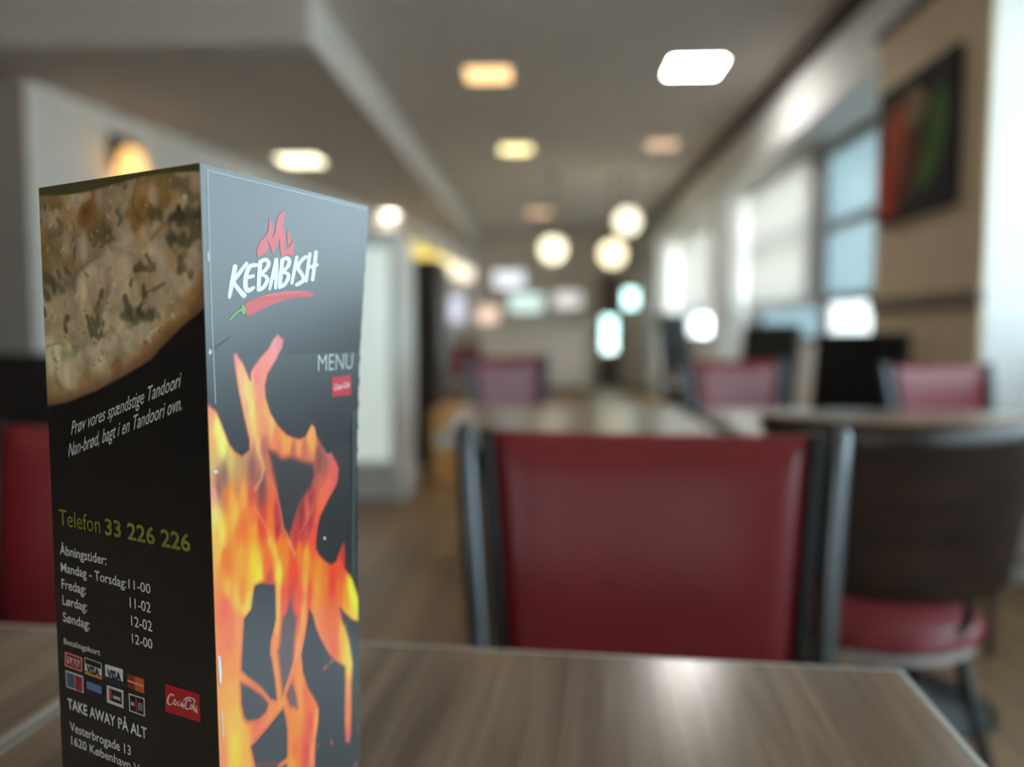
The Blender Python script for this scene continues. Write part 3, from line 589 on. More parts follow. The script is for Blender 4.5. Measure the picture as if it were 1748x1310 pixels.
# ------------------------------------------------------------------ the printed menu box
ART = json.loads(r'''{"outer":[[-4.36,208.16],[0.11,207.76],[4.6,204.66],[7.84,198.21],[11.17,191.36],[14.06,187.93],[18.1,185.45],[22.38,187.18],[22.49,190.99],[19.61,200.6],[16.85,210.92],[15.14,219.83],
[14.36,225.84],[15.89,226.95],[20.24,222.17],[23.85,215.62],[23.93,218.47],[25.59,220.53],[30.09,224.43],[35.03,227.94],[38.55,232.3],[41.17,234.01],[45.44,231.49],[44.32,227.74],[39.7,
222.14],[34.91,217.18],[33.15,212.39],[33.62,207.46],[36.35,201.17],[40.93,195.31],[46.93,190.52],[51.5,188.64],[55.99,187.26],[60.59,187.8],[63.25,190.73],[65.48,193.02],[68.25,190.94],
[70.2,185.65],[73.46,181.07],[77.94,177.07],[81.66,177.07],[83.13,174.86],[86.19,171.81],[88.15,168.03],[86.76,161.65],[84.45,159.04],[79.73,155.6],[75.99,152.16],[72.01,148.29],[69.8,
143.8],[68.42,137.76],[68.33,133.9],[71.14,130.05],[75.97,125.86],[80.72,122.77],[85.44,123.43],[87.81,126.84],[92.15,131.08],[93.16,125.37],[92.53,117.83],[96.88,113.39],[100.21,109.59],
[104.58,100.46],[110.32,93.58],[110.09,83.65],[104.8,85.59],[99.66,88.08],[91.47,95.04],[87.79,99.06],[89.76,92.58],[92.86,85.85],[96.01,78.63],[98.06,70.37],[99.11,66.87],[99.01,62.74],
[97.65,54.91],[97.29,40.92],[96.44,30.54],[94.6,25.94],[91.28,28.59],[90.48,39.67],[91.41,53.17],[91.78,66.61],[90.72,67.97],[82.59,74.06],[77.75,78.99],[76.28,81.04],[70.55,89.9],[66.86,
96.39],[64.24,103.77],[61.52,106.95],[60.92,103.03],[58.34,95.46],[55.35,88.43],[56.41,79.76],[60.26,70.42],[65.96,62.2],[68.47,56.59],[67.79,50.92],[65.33,43.31],[64.17,30.51],[63.84,
20.69],[41.79,33.55],[42.18,43.82],[35.07,45.39],[32.35,39.06],[-11.29,64.53]],"holes":[[[[43.18,180.05],[50.63,179.65],[59.22,176.18],[66.89,174.12],[67.46,168.56],[64.34,163.79],[55.42,
158.24],[51.98,152.12],[48.37,146.15],[47.89,144.28],[43.46,150.23],[43.11,152.2],[40.99,162.48],[38.88,171.4],[37.08,176.76],[36.04,181.43],[34.93,184.72],[39.21,183.3]],[62,62,68],
0.97,2.2],[[[27.57,130.34],[36.97,126.6],[37.26,111.6],[33.11,103.25],[32.55,97.23],[33.4,95.6],[35.41,84.94],[36.29,76.21],[32.69,77.89],[25.83,86.4],[18.01,94.36],[14.43,98.6],[14.78,
103.31],[15.27,106.5],[16.87,118.98],[20.96,121.18],[22.28,126.37],[24.1,130.21]],[62,72,78],0.97,0.7],[[[13.64,93.72],[18.91,89.53],[26.82,82.16],[30.66,77.15],[28.97,74.52],[24.11,
73.69],[17.23,76.24],[15.15,78.86],[13.84,85.09],[13.86,90.59]],[66,72,82],0.95,1.0],[[[40.63,69.95],[42.15,65.23],[43.2,59.1],[42.74,47.01],[35.14,47.19],[21.53,54.23],[18.95,64.43],
[21.4,64.64],[29.84,66.65],[35.99,68.65]],[60,70,76],0.98,0.6],[[[21.56,54.73],[35.97,47.26],[32.35,39.06],[24.18,43.83]],[60,70,76],0.98,0.6],[[[45.18,111.63],[47.45,115.86],[51.95,
106.28],[49.33,94.92],[48.6,87.16],[43.57,79.99],[40.86,75.92],[40.95,78.26],[39.94,84.77],[38.34,96.94],[39.65,98.76],[42.16,109.82]],[112,95,102],0.9,1.6],[[[43.39,75.29],[47.41,78.68],
[49.99,72.25],[51.13,65.46],[45.75,69.19]],[150,88,98],0.9,1.0]],"fcol":[[2.14,205.35,235.0,150.0,110.0],[4.97,198.32,252.0,235.0,130.0],[7.24,191.22,253.0,240.0,140.0],[11.93,184.77,
225.0,190.0,120.0],[0.94,192.11,240.0,170.0,100.0],[1.61,186.19,215.0,185.0,130.0],[7.72,179.02,140.0,105.0,95.0],[4.32,175.54,150.0,95.0,88.0],[14.8,179.63,200.0,155.0,105.0],[24.39,
181.58,150.0,95.0,90.0],[24.26,177.74,150.0,85.0,85.0],[29.87,179.22,200.0,130.0,100.0],[25.6,186.22,190.0,130.0,105.0],[19.09,183.4,190.0,145.0,105.0],[31.94,187.75,180.0,105.0,95.0],
[42.0,183.79,225.0,130.0,95.0],[48.56,186.7,250.0,165.0,95.0],[8.37,171.07,220.0,125.0,75.0],[11.28,168.84,245.0,165.0,75.0],[18.54,168.99,245.0,165.0,80.0],[14.89,173.5,205.0,135.0,
85.0],[23.52,167.97,200.0,85.0,70.0],[29.79,166.68,140.0,65.0,70.0],[29.98,172.07,120.0,70.0,75.0],[35.66,169.49,215.0,110.0,75.0],[37.08,165.19,235.0,115.0,75.0],[1.95,165.59,255.0,
225.0,140.0],[5.48,157.67,255.0,210.0,90.0],[13.08,163.07,255.0,195.0,90.0],[18.04,156.44,255.0,120.0,60.0],[15.18,155.24,255.0,130.0,60.0],[23.61,160.68,255.0,130.0,65.0],[29.52,159.33,
200.0,75.0,60.0],[29.31,153.69,220.0,75.0,55.0],[35.19,156.03,245.0,125.0,65.0],[39.66,158.81,180.0,55.0,65.0],[39.74,149.1,165.0,40.0,60.0],[24.41,152.93,255.0,160.0,65.0],[34.86,146.53,
255.0,150.0,60.0],[40.76,142.94,255.0,140.0,55.0],[1.94,172.39,240.0,170.0,150.0],[3.27,152.04,255.0,190.0,110.0],[8.13,142.57,255.0,130.0,70.0],[7.01,147.55,245.0,125.0,65.0],[15.81,
145.07,255.0,170.0,75.0],[24.24,138.77,255.0,210.0,75.0],[26.32,134.45,253.0,220.0,80.0],[24.02,142.76,255.0,200.0,75.0],[32.58,137.58,250.0,115.0,60.0],[33.54,131.24,200.0,85.0,75.0],
[37.49,142.03,255.0,165.0,60.0],[39.94,130.3,255.0,220.0,80.0],[44.71,136.94,255.0,140.0,55.0],[50.88,129.09,235.0,85.0,60.0],[7.45,134.6,255.0,190.0,90.0],[16.26,130.31,255.0,145.0,
65.0],[19.19,122.53,255.0,210.0,95.0],[12.37,129.68,255.0,185.0,85.0],[6.16,128.24,235.0,105.0,95.0],[8.26,122.1,253.0,125.0,95.0],[7.94,114.9,255.0,130.0,95.0],[13.57,116.58,255.0,
155.0,100.0],[8.75,102.23,255.0,150.0,75.0],[8.27,91.46,255.0,170.0,95.0],[9.15,80.0,255.0,185.0,95.0],[8.75,71.03,255.0,205.0,85.0],[9.45,63.14,255.0,200.0,85.0],[1.82,69.23,255.0,
150.0,110.0],[14.79,62.18,255.0,180.0,90.0],[21.87,88.94,255.0,130.0,75.0],[34.94,73.2,255.0,140.0,75.0],[23.69,69.0,255.0,115.0,85.0],[39.53,74.17,255.0,155.0,80.0],[38.71,118.06,255.0,
165.0,80.0],[42.47,119.38,225.0,90.0,60.0],[36.54,103.35,255.0,150.0,95.0],[36.74,87.73,255.0,165.0,95.0],[59.17,122.26,255.0,165.0,70.0],[56.44,106.56,255.0,165.0,80.0],[53.77,107.51,
235.0,95.0,75.0],[53.2,91.48,255.0,150.0,95.0],[46.14,79.65,250.0,120.0,80.0],[51.19,124.74,215.0,75.0,50.0],[48.37,117.67,190.0,75.0,70.0],[54.02,115.79,235.0,95.0,70.0],[43.24,117.29,
225.0,95.0,65.0],[60.35,132.53,255.0,170.0,65.0],[54.59,136.03,255.0,140.0,55.0],[69.97,121.14,255.0,150.0,55.0],[75.8,117.09,255.0,130.0,50.0],[81.36,115.36,230.0,75.0,55.0],[81.29,
111.04,230.0,75.0,50.0],[87.54,109.03,255.0,125.0,50.0],[88.75,117.77,245.0,95.0,65.0],[91.01,125.96,190.0,60.0,65.0],[98.38,104.32,255.0,235.0,90.0],[101.62,97.47,255.0,240.0,95.0],
[99.8,93.52,255.0,200.0,80.0],[94.9,99.75,255.0,165.0,60.0],[82.9,95.07,255.0,115.0,60.0],[79.44,100.66,255.0,115.0,55.0],[66.81,109.29,255.0,155.0,70.0],[69.47,101.91,255.0,140.0,75.0],
[73.66,94.13,255.0,125.0,80.0],[82.51,81.74,255.0,110.0,75.0],[90.07,84.12,255.0,180.0,70.0],[94.23,74.67,255.0,205.0,80.0],[68.39,115.2,255.0,160.0,55.0],[62.2,114.16,235.0,85.0,55.0],
[95.71,67.38,255.0,205.0,85.0],[94.29,56.42,240.0,160.0,100.0],[93.92,42.55,240.0,140.0,85.0],[93.6,31.07,225.0,115.0,90.0],[53.49,74.74,255.0,155.0,75.0],[58.39,70.32,255.0,115.0,75.0],
[62.8,61.29,255.0,125.0,70.0],[61.12,54.22,220.0,90.0,70.0],[65.38,52.11,255.0,155.0,85.0],[48.78,56.27,255.0,145.0,65.0],[48.41,46.11,255.0,120.0,70.0],[57.37,41.3,215.0,85.0,70.0],
[62.03,38.8,245.0,140.0,100.0],[46.9,41.48,255.0,165.0,60.0],[53.13,64.5,255.0,155.0,70.0],[15.97,224.87,245.0,140.0,130.0],[18.08,217.83,240.0,180.0,130.0],[21.97,210.54,255.0,210.0,
125.0],[24.59,203.18,255.0,225.0,120.0],[21.08,203.52,240.0,170.0,130.0],[25.12,195.93,250.0,200.0,110.0],[23.57,191.32,240.0,170.0,125.0],[27.86,189.05,250.0,180.0,110.0],[41.97,230.28,
225.0,140.0,150.0],[39.73,225.36,245.0,150.0,150.0],[34.06,221.86,255.0,140.0,130.0],[28.5,217.27,240.0,130.0,125.0],[31.3,212.27,255.0,150.0,125.0],[28.23,205.24,255.0,155.0,110.0],
[33.71,202.29,255.0,175.0,110.0],[37.42,195.71,255.0,195.0,115.0],[31.71,195.15,250.0,155.0,115.0],[45.28,188.43,250.0,165.0,90.0],[39.3,190.48,235.0,135.0,90.0],[55.78,184.39,245.0,
160.0,100.0],[51.49,181.08,190.0,110.0,90.0],[64.64,187.19,255.0,180.0,110.0],[66.06,182.94,250.0,175.0,105.0],[60.2,181.1,205.0,115.0,90.0],[71.62,175.27,130.0,70.0,68.0],[76.39,173.11,
160.0,85.0,78.0],[64.67,177.73,210.0,135.0,90.0],[78.89,175.52,190.0,110.0,95.0],[82.78,169.23,225.0,105.0,95.0],[85.23,163.08,225.0,105.0,100.0],[78.64,161.48,240.0,120.0,95.0],[73.64,
156.86,250.0,125.0,95.0],[71.12,151.83,255.0,115.0,75.0],[66.47,155.61,180.0,75.0,65.0],[61.81,153.9,225.0,105.0,90.0],[68.56,144.1,235.0,95.0,80.0],[63.96,147.96,170.0,60.0,65.0],[57.11,
146.9,165.0,45.0,60.0],[52.58,142.7,190.0,60.0,70.0],[59.27,143.67,195.0,80.0,75.0],[65.15,139.44,235.0,95.0,75.0],[71.41,165.64,205.0,110.0,90.0],[70.58,171.31,145.0,75.0,70.0],[64.22,
158.81,150.0,60.0,65.0],[57.32,154.89,130.0,50.0,58.0]],"streak":[[[[21.32,211.77],[24.24,203.21],[25.84,195.84],[27.12,188.43],[29.94,181.91],[31.33,177.99],[29.67,173.85],[25.82,170.42]],
0.7260000000000001,[255,205,130],0.75],[[[33.48,173.9],[38.76,167.88],[41.67,158.37],[43.44,149.72],[47.05,144.66],[49.9,140.23]],0.528,[250,130,110],0.8],[[[25.5,161.96],[29.78,156.05],
[33.08,151.52],[35.24,145.93]],0.5940000000000001,[255,150,90],0.7],[[[34.45,146.14],[37.83,140.15],[40.03,133.11],[40.26,127.88],[39.03,115.36],[37.9,106.71]],1.056,[255,212,95],0.8],
[[[46.6,143.73],[49.86,138.66],[51.5,135.55]],0.5940000000000001,[255,175,90],0.8],[[[70.68,185.04],[76.96,177.22],[82.38,175.54]],0.528,[215,130,115],0.75],[[[68.84,156.48],[63.11,
150.89],[55.71,144.57]],0.5940000000000001,[235,120,105],0.7],[[[60.11,123.06],[59.41,113.72],[57.3,104.89],[54.28,96.49],[51.34,89.53],[44.86,80.21],[41.26,75.21]],0.792,[255,175,95],
0.8],[[[91.82,87.95],[94.91,79.24],[96.94,70.83],[97.35,65.16]],0.99,[255,215,95],0.8],[[[65.32,107.57],[67.89,98.26],[71.09,91.4],[76.83,82.55]],0.528,[255,150,100],0.7],[[[66.5,56.4],
[65.31,49.87],[63.17,43.87],[60.94,35.14]],0.792,[255,170,95],0.75],[[[12.36,129.44],[13.92,125.09],[18.07,121.71],[21.02,122.63],[21.95,127.46]],0.7260000000000001,[255,205,100],0.8],
[[[3.88,165.61],[5.18,158.43],[6.23,152.4]],0.99,[255,222,110],0.7],[[[33.78,74.79],[26.66,85.01],[14.15,97.02]],0.7260000000000001,[255,140,85],0.7],[[[36.98,72.75],[29.18,70.06],[18.72,
67.79]],0.792,[255,150,95],0.7]],"spark":[[105.11,50.31,1.08,2.4,[190,110,90]],[103.44,30.72,1.26,1.68,[180,75,75]],[78.47,35.0,1.44,2.4,[205,70,95]],[66.91,39.05,1.44,2.16,[140,70,
85]],[100.59,11.51,1.7999999999999998,1.92,[195,90,85]],[88.45,46.1,1.44,0.96,[120,70,85]],[74.54,74.25,3.2399999999999998,1.68,[190,85,95]],[79.69,74.98,2.52,1.2,[190,90,90]]],"dough":[[-5.85,
315.37],[111.31,302.15],[105.9,243.92],[103.89,242.86],[99.83,240.5],[93.66,237.45],[85.87,232.53],[78.24,227.7],[72.63,223.48],[66.65,221.03],[52.37,215.46],[35.83,209.81],[13.67,203.63],
[-1.49,201.64],[-9.77,200.73]],"dcol":[[1.47,292.15,120.0,100.0,70.0],[10.16,290.21,115.0,95.0,65.0],[18.9,291.96,150.0,130.0,95.0],[31.59,294.49,150.0,125.0,90.0],[37.64,293.96,130.0,
95.0,55.0],[27.17,290.07,168.0,148.0,128.0],[32.91,283.63,112.0,78.0,42.0],[35.85,285.08,118.0,82.0,42.0],[43.43,291.1,155.0,135.0,115.0],[49.13,288.29,150.0,125.0,100.0],[52.82,285.67,
150.0,135.0,115.0],[5.35,284.37,152.0,137.0,117.0],[14.04,283.76,158.0,138.0,103.0],[16.44,287.27,135.0,105.0,65.0],[2.5,275.79,140.0,110.0,70.0],[2.05,269.53,115.0,95.0,55.0],[9.19,
276.65,130.0,110.0,85.0],[13.0,268.99,125.0,110.0,75.0],[19.58,271.12,158.0,138.0,113.0],[25.7,268.37,150.0,130.0,110.0],[29.99,270.57,165.0,150.0,135.0],[21.18,263.68,128.0,103.0,66.0],
[38.4,274.9,112.0,92.0,52.0],[40.01,268.86,140.0,120.0,100.0],[46.3,274.43,118.0,98.0,62.0],[49.6,264.84,168.0,148.0,128.0],[53.59,267.0,168.0,148.0,128.0],[62.98,297.41,150.0,130.0,
110.0],[80.88,294.57,125.0,105.0,65.0],[87.85,295.0,120.0,100.0,65.0],[94.6,294.34,150.0,130.0,110.0],[102.67,290.36,155.0,135.0,110.0],[69.7,286.62,140.0,110.0,70.0],[67.49,279.99,
125.0,93.0,48.0],[71.31,283.11,130.0,98.0,52.0],[65.46,276.71,128.0,98.0,55.0],[78.7,287.0,165.0,140.0,120.0],[84.85,284.29,128.0,102.0,52.0],[83.99,287.67,132.0,108.0,60.0],[77.01,
275.96,165.0,140.0,115.0],[87.08,280.81,165.0,140.0,115.0],[100.66,283.03,150.0,125.0,90.0],[89.67,265.23,150.0,125.0,90.0],[99.57,261.48,168.0,148.0,128.0],[79.21,264.62,175.0,155.0,
135.0],[70.73,272.97,165.0,140.0,110.0],[61.55,273.52,168.0,152.0,132.0],[49.16,257.79,158.0,138.0,118.0],[37.17,255.8,172.0,152.0,130.0],[28.7,251.18,175.0,155.0,132.0],[58.71,257.46,
170.0,150.0,128.0],[64.04,252.65,160.0,145.0,115.0],[56.26,248.18,168.0,148.0,125.0],[4.68,244.15,168.0,150.0,127.0],[20.85,258.77,130.0,120.0,100.0],[23.89,241.44,165.0,148.0,125.0],
[32.33,243.79,160.0,142.0,115.0],[10.55,233.99,155.0,140.0,110.0],[27.56,234.02,165.0,150.0,125.0],[3.41,226.32,190.0,180.0,155.0],[13.67,216.33,178.0,163.0,138.0],[39.17,224.33,184.0,
168.0,143.0],[22.56,221.57,178.0,164.0,140.0],[58.93,229.36,168.0,153.0,133.0],[78.03,243.2,163.0,147.0,127.0],[88.85,249.74,168.0,153.0,133.0],[95.85,253.97,163.0,145.0,123.0],[88.62,
245.29,152.0,127.0,97.0],[98.85,247.31,140.0,105.0,70.0],[101.33,243.99,120.0,85.0,55.0],[84.69,236.36,135.0,100.0,65.0],[91.74,239.68,130.0,95.0,60.0],[69.93,227.14,140.0,105.0,75.0],
[75.48,229.5,138.0,104.0,70.0],[50.7,219.73,150.0,118.0,85.0],[58.58,223.46,160.0,132.0,100.0],[30.32,213.07,155.0,125.0,90.0],[42.78,218.33,170.0,145.0,112.0],[8.69,207.25,150.0,125.0,
90.0],[-0.34,205.07,145.0,120.0,88.0],[47.99,238.82,170.0,155.0,132.0],[51.43,231.67,175.0,160.0,138.0],[70.45,236.39,160.0,145.0,125.0],[66.59,232.91,170.0,152.0,130.0]],"dst":[[[[24.47,
250.05],[29.1,257.27],[37.6,262.51],[48.88,265.82],[59.13,264.41]],1.32,[182,164,140],0.7],[[[23.71,251.3],[21.95,256.27],[27.25,260.5],[33.63,263.64],[41.83,266.15]],0.7260000000000001,
[112,95,72],0.6],[[[52.11,255.33],[47.72,247.16],[44.14,240.05],[42.21,234.52]],1.155,[182,164,140],0.75],[[[49.05,255.9],[45.52,249.59],[41.2,243.68]],0.99,[118,100,75],0.6],[[[74.35,
273.21],[81.75,278.54],[88.85,281.78],[96.74,283.99]],1.485,[178,155,130],0.75],[[[75.3,270.9],[82.64,275.82],[90.42,279.25]],0.66,[120,95,65],0.6],[[[77.51,265.82],[79.73,261.23],[84.04,
256.58],[87.69,253.78]],1.6500000000000001,[180,160,138],0.6],[[[0.28,226.28],[10.16,228.43],[19.51,226.51],[24.89,225.09]],1.32,[195,183,160],0.7],[[[1.32,228.34],[9.4,229.94],[15.4,
228.98]],0.528,[120,105,80],0.6],[[[31.21,226.66],[41.38,227.75],[51.43,231.67],[60.03,235.24],[68.68,237.32]],1.32,[188,172,148],0.6],[[[76.86,235.0],[82.04,239.08],[88.38,240.83],
[94.57,242.1]],0.99,[180,150,115],0.7],[[[68.7,231.3],[73.22,234.08],[76.2,235.92]],0.66,[182,160,132],0.7],[[[34.0,219.34],[42.24,222.44],[49.11,225.44]],0.99,[190,175,150],0.6],[[[53.21,
229.31],[58.28,231.24],[62.18,233.6]],0.99,[185,170,148],0.6],[[[21.69,271.01],[24.45,274.52],[30.34,275.87]],0.66,[115,95,70],0.6],[[[14.01,283.27],[18.61,287.84],[23.85,290.34]],0.8250000000000001,
[170,155,130],0.6],[[[28.24,287.58],[32.12,290.15],[35.45,291.3]],1.32,[178,165,148],0.7],[[[52.11,274.08],[55.51,279.68],[59.23,284.71],[64.35,289.33]],1.155,[170,155,132],0.7],[[[49.48,
275.41],[46.52,277.95]],0.99,[90,78,50],0.6],[[[3.36,256.85],[7.08,259.25],[12.34,259.56]],0.99,[160,145,125],0.7],[[[57.39,266.81],[63.08,267.91],[68.55,266.72],[72.74,263.79]],0.8250000000000001,
[178,160,138],0.6],[[[71.24,250.16],[77.79,251.82],[82.82,253.48]],0.528,[95,80,58],0.7],[[[99.46,259.31],[96.64,256.14],[99.13,252.78]],0.66,[150,130,105],0.6],[[[10.22,260.39],[5.4,
254.26],[1.13,250.57]],0.528,[155,142,118],0.7],[[[3.94,289.46],[4.24,287.44]],0.46199999999999997,[60,48,30],0.8],[[[0.7,244.72],[1.38,241.65]],0.66,[60,50,35],0.8],[[[5.61,257.28],
[8.47,254.18],[9.17,251.65]],2.3800000000000003,[66,60,40],0.88],[[[2.15,252.32],[3.8,250.51]],2.04,[78,66,46],0.88],[[[11.96,254.08],[14.44,252.52]],1.36,[88,82,62],0.88],[[[17.59,
260.86],[21.3,259.25]],0.8500000000000001,[70,65,45],0.88],[[[11.51,260.09],[13.1,258.04]],1.02,[85,76,52],0.88],[[[17.46,240.25],[15.2,238.51],[16.67,235.0]],1.088,[70,55,45],0.88],
[[[31.35,241.36],[33.92,236.96],[36.89,232.82]],0.6120000000000001,[72,66,46],0.88],[[[35.34,240.11],[37.1,235.98],[38.46,232.09]],0.7480000000000001,[80,74,50],0.88],[[[31.88,236.96],
[34.48,233.05]],0.68,[78,72,50],0.88],[[[38.95,246.12],[37.92,242.51],[39.22,237.67]],1.36,[82,78,55],0.88],[[[41.53,248.96],[39.75,246.11]],1.02,[82,74,50],0.88],[[[42.45,238.37],[40.55,
233.55]],0.8160000000000001,[72,66,44],0.88],[[[40.78,249.69],[42.48,251.33]],0.68,[85,75,50],0.88],[[[22.18,228.54],[25.12,228.57],[23.34,227.06]],1.1560000000000001,[112,102,68],0.88],
[[[14.28,225.19],[19.37,224.51],[21.98,225.55]],1.7000000000000002,[140,135,88],0.88],[[[6.72,223.04],[8.39,221.8]],0.68,[120,105,75],0.88],[[[57.81,248.61],[59.08,244.61],[61.87,241.08]],
1.1900000000000002,[66,60,42],0.88],[[[58.04,239.94],[63.29,239.9],[65.61,241.51]],2.04,[70,64,46],0.88],[[[67.33,245.65],[65.69,242.89]],0.7480000000000001,[66,56,38],0.88],[[[69.56,
239.85],[73.64,241.42],[75.38,240.49]],1.7000000000000002,[72,64,38],0.88],[[[69.58,252.96],[70.12,249.73]],1.02,[74,62,42],0.88],[[[62.35,255.48],[61.49,253.65]],0.68,[75,62,42],0.88],
[[[65.19,259.53],[68.18,260.34],[71.03,259.31]],1.36,[88,70,42],0.88],[[[74.07,261.92],[76.09,259.57],[73.87,258.29]],1.53,[92,74,42],0.88],[[[72.07,264.73],[73.41,262.85]],0.8500000000000001,
[85,70,45],0.88],[[[91.37,258.53],[95.41,258.38],[97.66,256.54]],1.2240000000000002,[80,70,42],0.88],[[[90.4,278.82],[92.99,276.45],[96.4,277.52],[101.07,278.06]],2.72,[48,50,34],0.88],
[[[92.54,280.85],[93.41,278.17]],1.36,[48,50,34],0.88],[[[103.01,277.49],[104.59,276.52]],1.7000000000000002,[55,56,40],0.88],[[[87.61,271.52],[89.93,270.06],[94.06,271.14]],1.87,[58,
56,38],0.88],[[[89.88,269.19],[93.24,268.34],[98.69,270.22]],2.04,[62,60,44],0.88],[[[95.88,267.54],[95.02,263.87],[92.88,261.55]],1.7000000000000002,[88,80,56],0.88],[[[100.19,273.8],
[102.77,272.78]],2.04,[92,76,54],0.88],[[[75.8,279.86],[78.74,281.43],[81.84,280.31]],1.7000000000000002,[72,66,36],0.88],[[[91.69,290.28],[94.34,289.39],[97.05,290.01]],2.04,[98,84,
60],0.88],[[[98.17,286.04],[100.72,284.1],[103.37,284.74]],1.02,[92,84,58],0.88],[[[57.18,294.53],[61.38,295.51],[63.65,296.21]],1.7000000000000002,[98,76,54],0.88],[[[59.67,292.02],
[61.21,292.79]],1.02,[104,84,60],0.88],[[[68.02,295.34],[68.33,294.41]],0.544,[80,62,42],0.88],[[[44.77,274.99],[47.71,272.0],[51.61,272.24]],1.36,[98,90,60],0.88],[[[45.74,278.0],[46.38,
275.6]],0.68,[85,72,45],0.88],[[[38.09,270.15],[40.64,272.39]],0.8500000000000001,[90,76,52],0.88],[[[24.12,269.66],[24.29,265.99]],0.68,[92,76,54],0.88],[[[13.09,282.59],[13.87,281.31]],
0.8500000000000001,[100,84,62],0.88],[[[24.02,280.63],[24.98,276.19]],0.68,[105,88,64],0.88],[[[9.16,276.15],[13.59,277.37],[15.41,278.74]],1.36,[108,90,68],0.88],[[[54.56,282.76],[56.69,
280.29],[55.01,277.63]],1.02,[98,88,66],0.88],[[[-2.81,282.93],[0.77,282.68]],0.68,[90,70,50],0.88]],"brush":[[[14.94,260.44],[14.75,259.77],[14.5,258.85],[14.19,257.77],[13.86,256.6],
[13.53,255.43],[13.22,254.35],[12.99,253.27],[12.72,252.1],[12.45,250.93],[12.21,249.85],[12.01,248.93],[11.89,248.26],[11.91,247.96],[12.53,247.58],[13.33,247.81],[13.52,248.1],[13.79,
248.75],[14.14,249.66],[14.53,250.74],[14.95,251.91],[15.36,253.07],[15.75,254.16],[16.04,255.26],[16.35,256.44],[16.66,257.62],[16.94,258.72],[17.18,259.64],[17.35,260.31],[17.31,260.77],
[16.38,261.26],[15.22,260.87]],[[21.8,262.48],[21.35,262.05],[20.73,261.47],[20.0,260.77],[19.22,260.02],[18.45,259.28],[17.75,258.6],[17.11,257.91],[16.43,257.18],[15.78,256.46],[15.17,
255.8],[14.67,255.24],[14.31,254.83],[14.13,254.48],[14.51,253.87],[15.48,253.86],[15.87,254.12],[16.27,254.51],[16.81,255.05],[17.45,255.7],[18.15,256.4],[18.86,257.11],[19.53,257.77],
[20.19,258.46],[20.92,259.21],[21.67,259.98],[22.37,260.69],[22.96,261.3],[23.38,261.74],[23.59,262.1],[23.21,262.73],[22.22,262.74]],[[13.93,254.2],[14.18,253.89],[14.55,253.45],[14.99,
252.94],[15.49,252.38],[16.01,251.83],[16.52,251.31],[17.06,250.78],[17.65,250.24],[18.26,249.71],[18.83,249.21],[19.3,248.8],[19.63,248.49],[20.29,248.2],[21.82,248.49],[22.33,249.55],
[21.98,250.04],[21.55,250.3],[20.99,250.66],[20.34,251.09],[19.66,251.55],[19.0,252.01],[18.42,252.44],[17.89,252.89],[17.34,253.39],[16.8,253.9],[16.3,254.38],[15.87,254.79],[15.56,
255.08],[15.18,255.29],[14.22,255.18],[13.78,254.53]],[[28.35,262.63],[27.92,262.59],[27.28,262.54],[26.45,262.46],[25.53,262.32],[24.57,262.06],[23.66,261.64],[22.98,261.09],[22.44,
260.49],[22.0,259.86],[21.62,259.2],[21.3,258.52],[21.02,257.82],[20.78,257.06],[20.59,256.22],[20.43,255.36],[20.33,254.51],[20.29,253.72],[20.32,253.04],[20.43,252.44],[20.62,251.89],
[20.91,251.39],[21.33,250.94],[21.95,250.57],[22.9,250.34],[23.94,250.51],[24.76,250.85],[25.48,251.25],[26.11,251.64],[26.61,251.98],[26.94,252.21],[27.26,252.47],[27.23,253.09],[26.44,
253.35],[25.99,253.23],[25.53,253.08],[24.93,252.83],[24.27,252.57],[23.65,252.37],[23.25,252.29],[23.32,252.35],[23.52,252.32],[23.49,252.32],[23.38,252.43],[23.23,252.65],[23.1,252.97],
[23.01,253.37],[22.96,253.91],[22.98,254.59],[23.05,255.37],[23.16,256.16],[23.32,256.92],[23.51,257.58],[23.73,258.19],[23.98,258.77],[24.27,259.32],[24.58,259.79],[24.9,260.17],[25.18,
260.42],[25.48,260.59],[26.0,260.76],[26.66,260.9],[27.37,261.01],[28.04,261.1],[28.54,261.2],[29.05,261.37],[29.49,262.07],[28.88,262.61]],[[22.74,255.74],[24.61,256.2],[26.49,256.66],
[26.96,256.87],[27.25,257.59],[26.53,258.06],[25.99,258.02],[24.12,257.55],[22.26,257.09],[21.8,256.88],[21.52,256.18],[22.22,255.71]],[[29.11,263.38],[29.04,262.83],[28.93,262.08],
[28.8,261.19],[28.66,260.2],[28.53,259.18],[28.42,258.19],[28.33,257.12],[28.24,255.93],[28.16,254.71],[28.09,253.56],[28.03,252.59],[28.0,251.89],[28.12,251.48],[29.13,251.08],[30.2,
251.52],[30.4,251.94],[30.46,252.64],[30.54,253.62],[30.63,254.78],[30.73,256.0],[30.83,257.19],[30.94,258.25],[31.05,259.23],[31.18,260.24],[31.31,261.22],[31.44,262.11],[31.55,262.87],
[31.62,263.42],[31.52,263.86],[30.49,264.28],[29.34,263.82]],[[30.49,262.74],[30.9,262.87],[31.45,263.08],[32.06,263.3],[32.63,263.48],[33.07,263.58],[33.2,263.58],[33.28,263.56],[33.5,
263.48],[33.72,263.35],[33.9,263.19],[34.0,263.04],[34.03,262.95],[34.0,262.78],[33.85,262.46],[33.59,262.06],[33.25,261.62],[32.88,261.2],[32.52,260.83],[32.15,260.5],[31.67,260.14],
[31.13,259.78],[30.6,259.44],[30.13,259.15],[29.79,258.92],[29.5,258.64],[29.6,258.02],[30.44,257.83],[30.88,257.98],[31.24,258.16],[31.75,258.41],[32.37,258.73],[33.03,259.11],[33.69,
259.52],[34.28,259.96],[34.77,260.42],[35.24,260.92],[35.68,261.45],[36.06,261.99],[36.35,262.55],[36.48,263.14],[36.35,263.71],[36.03,264.19],[35.58,264.59],[35.03,264.91],[34.4,265.14],
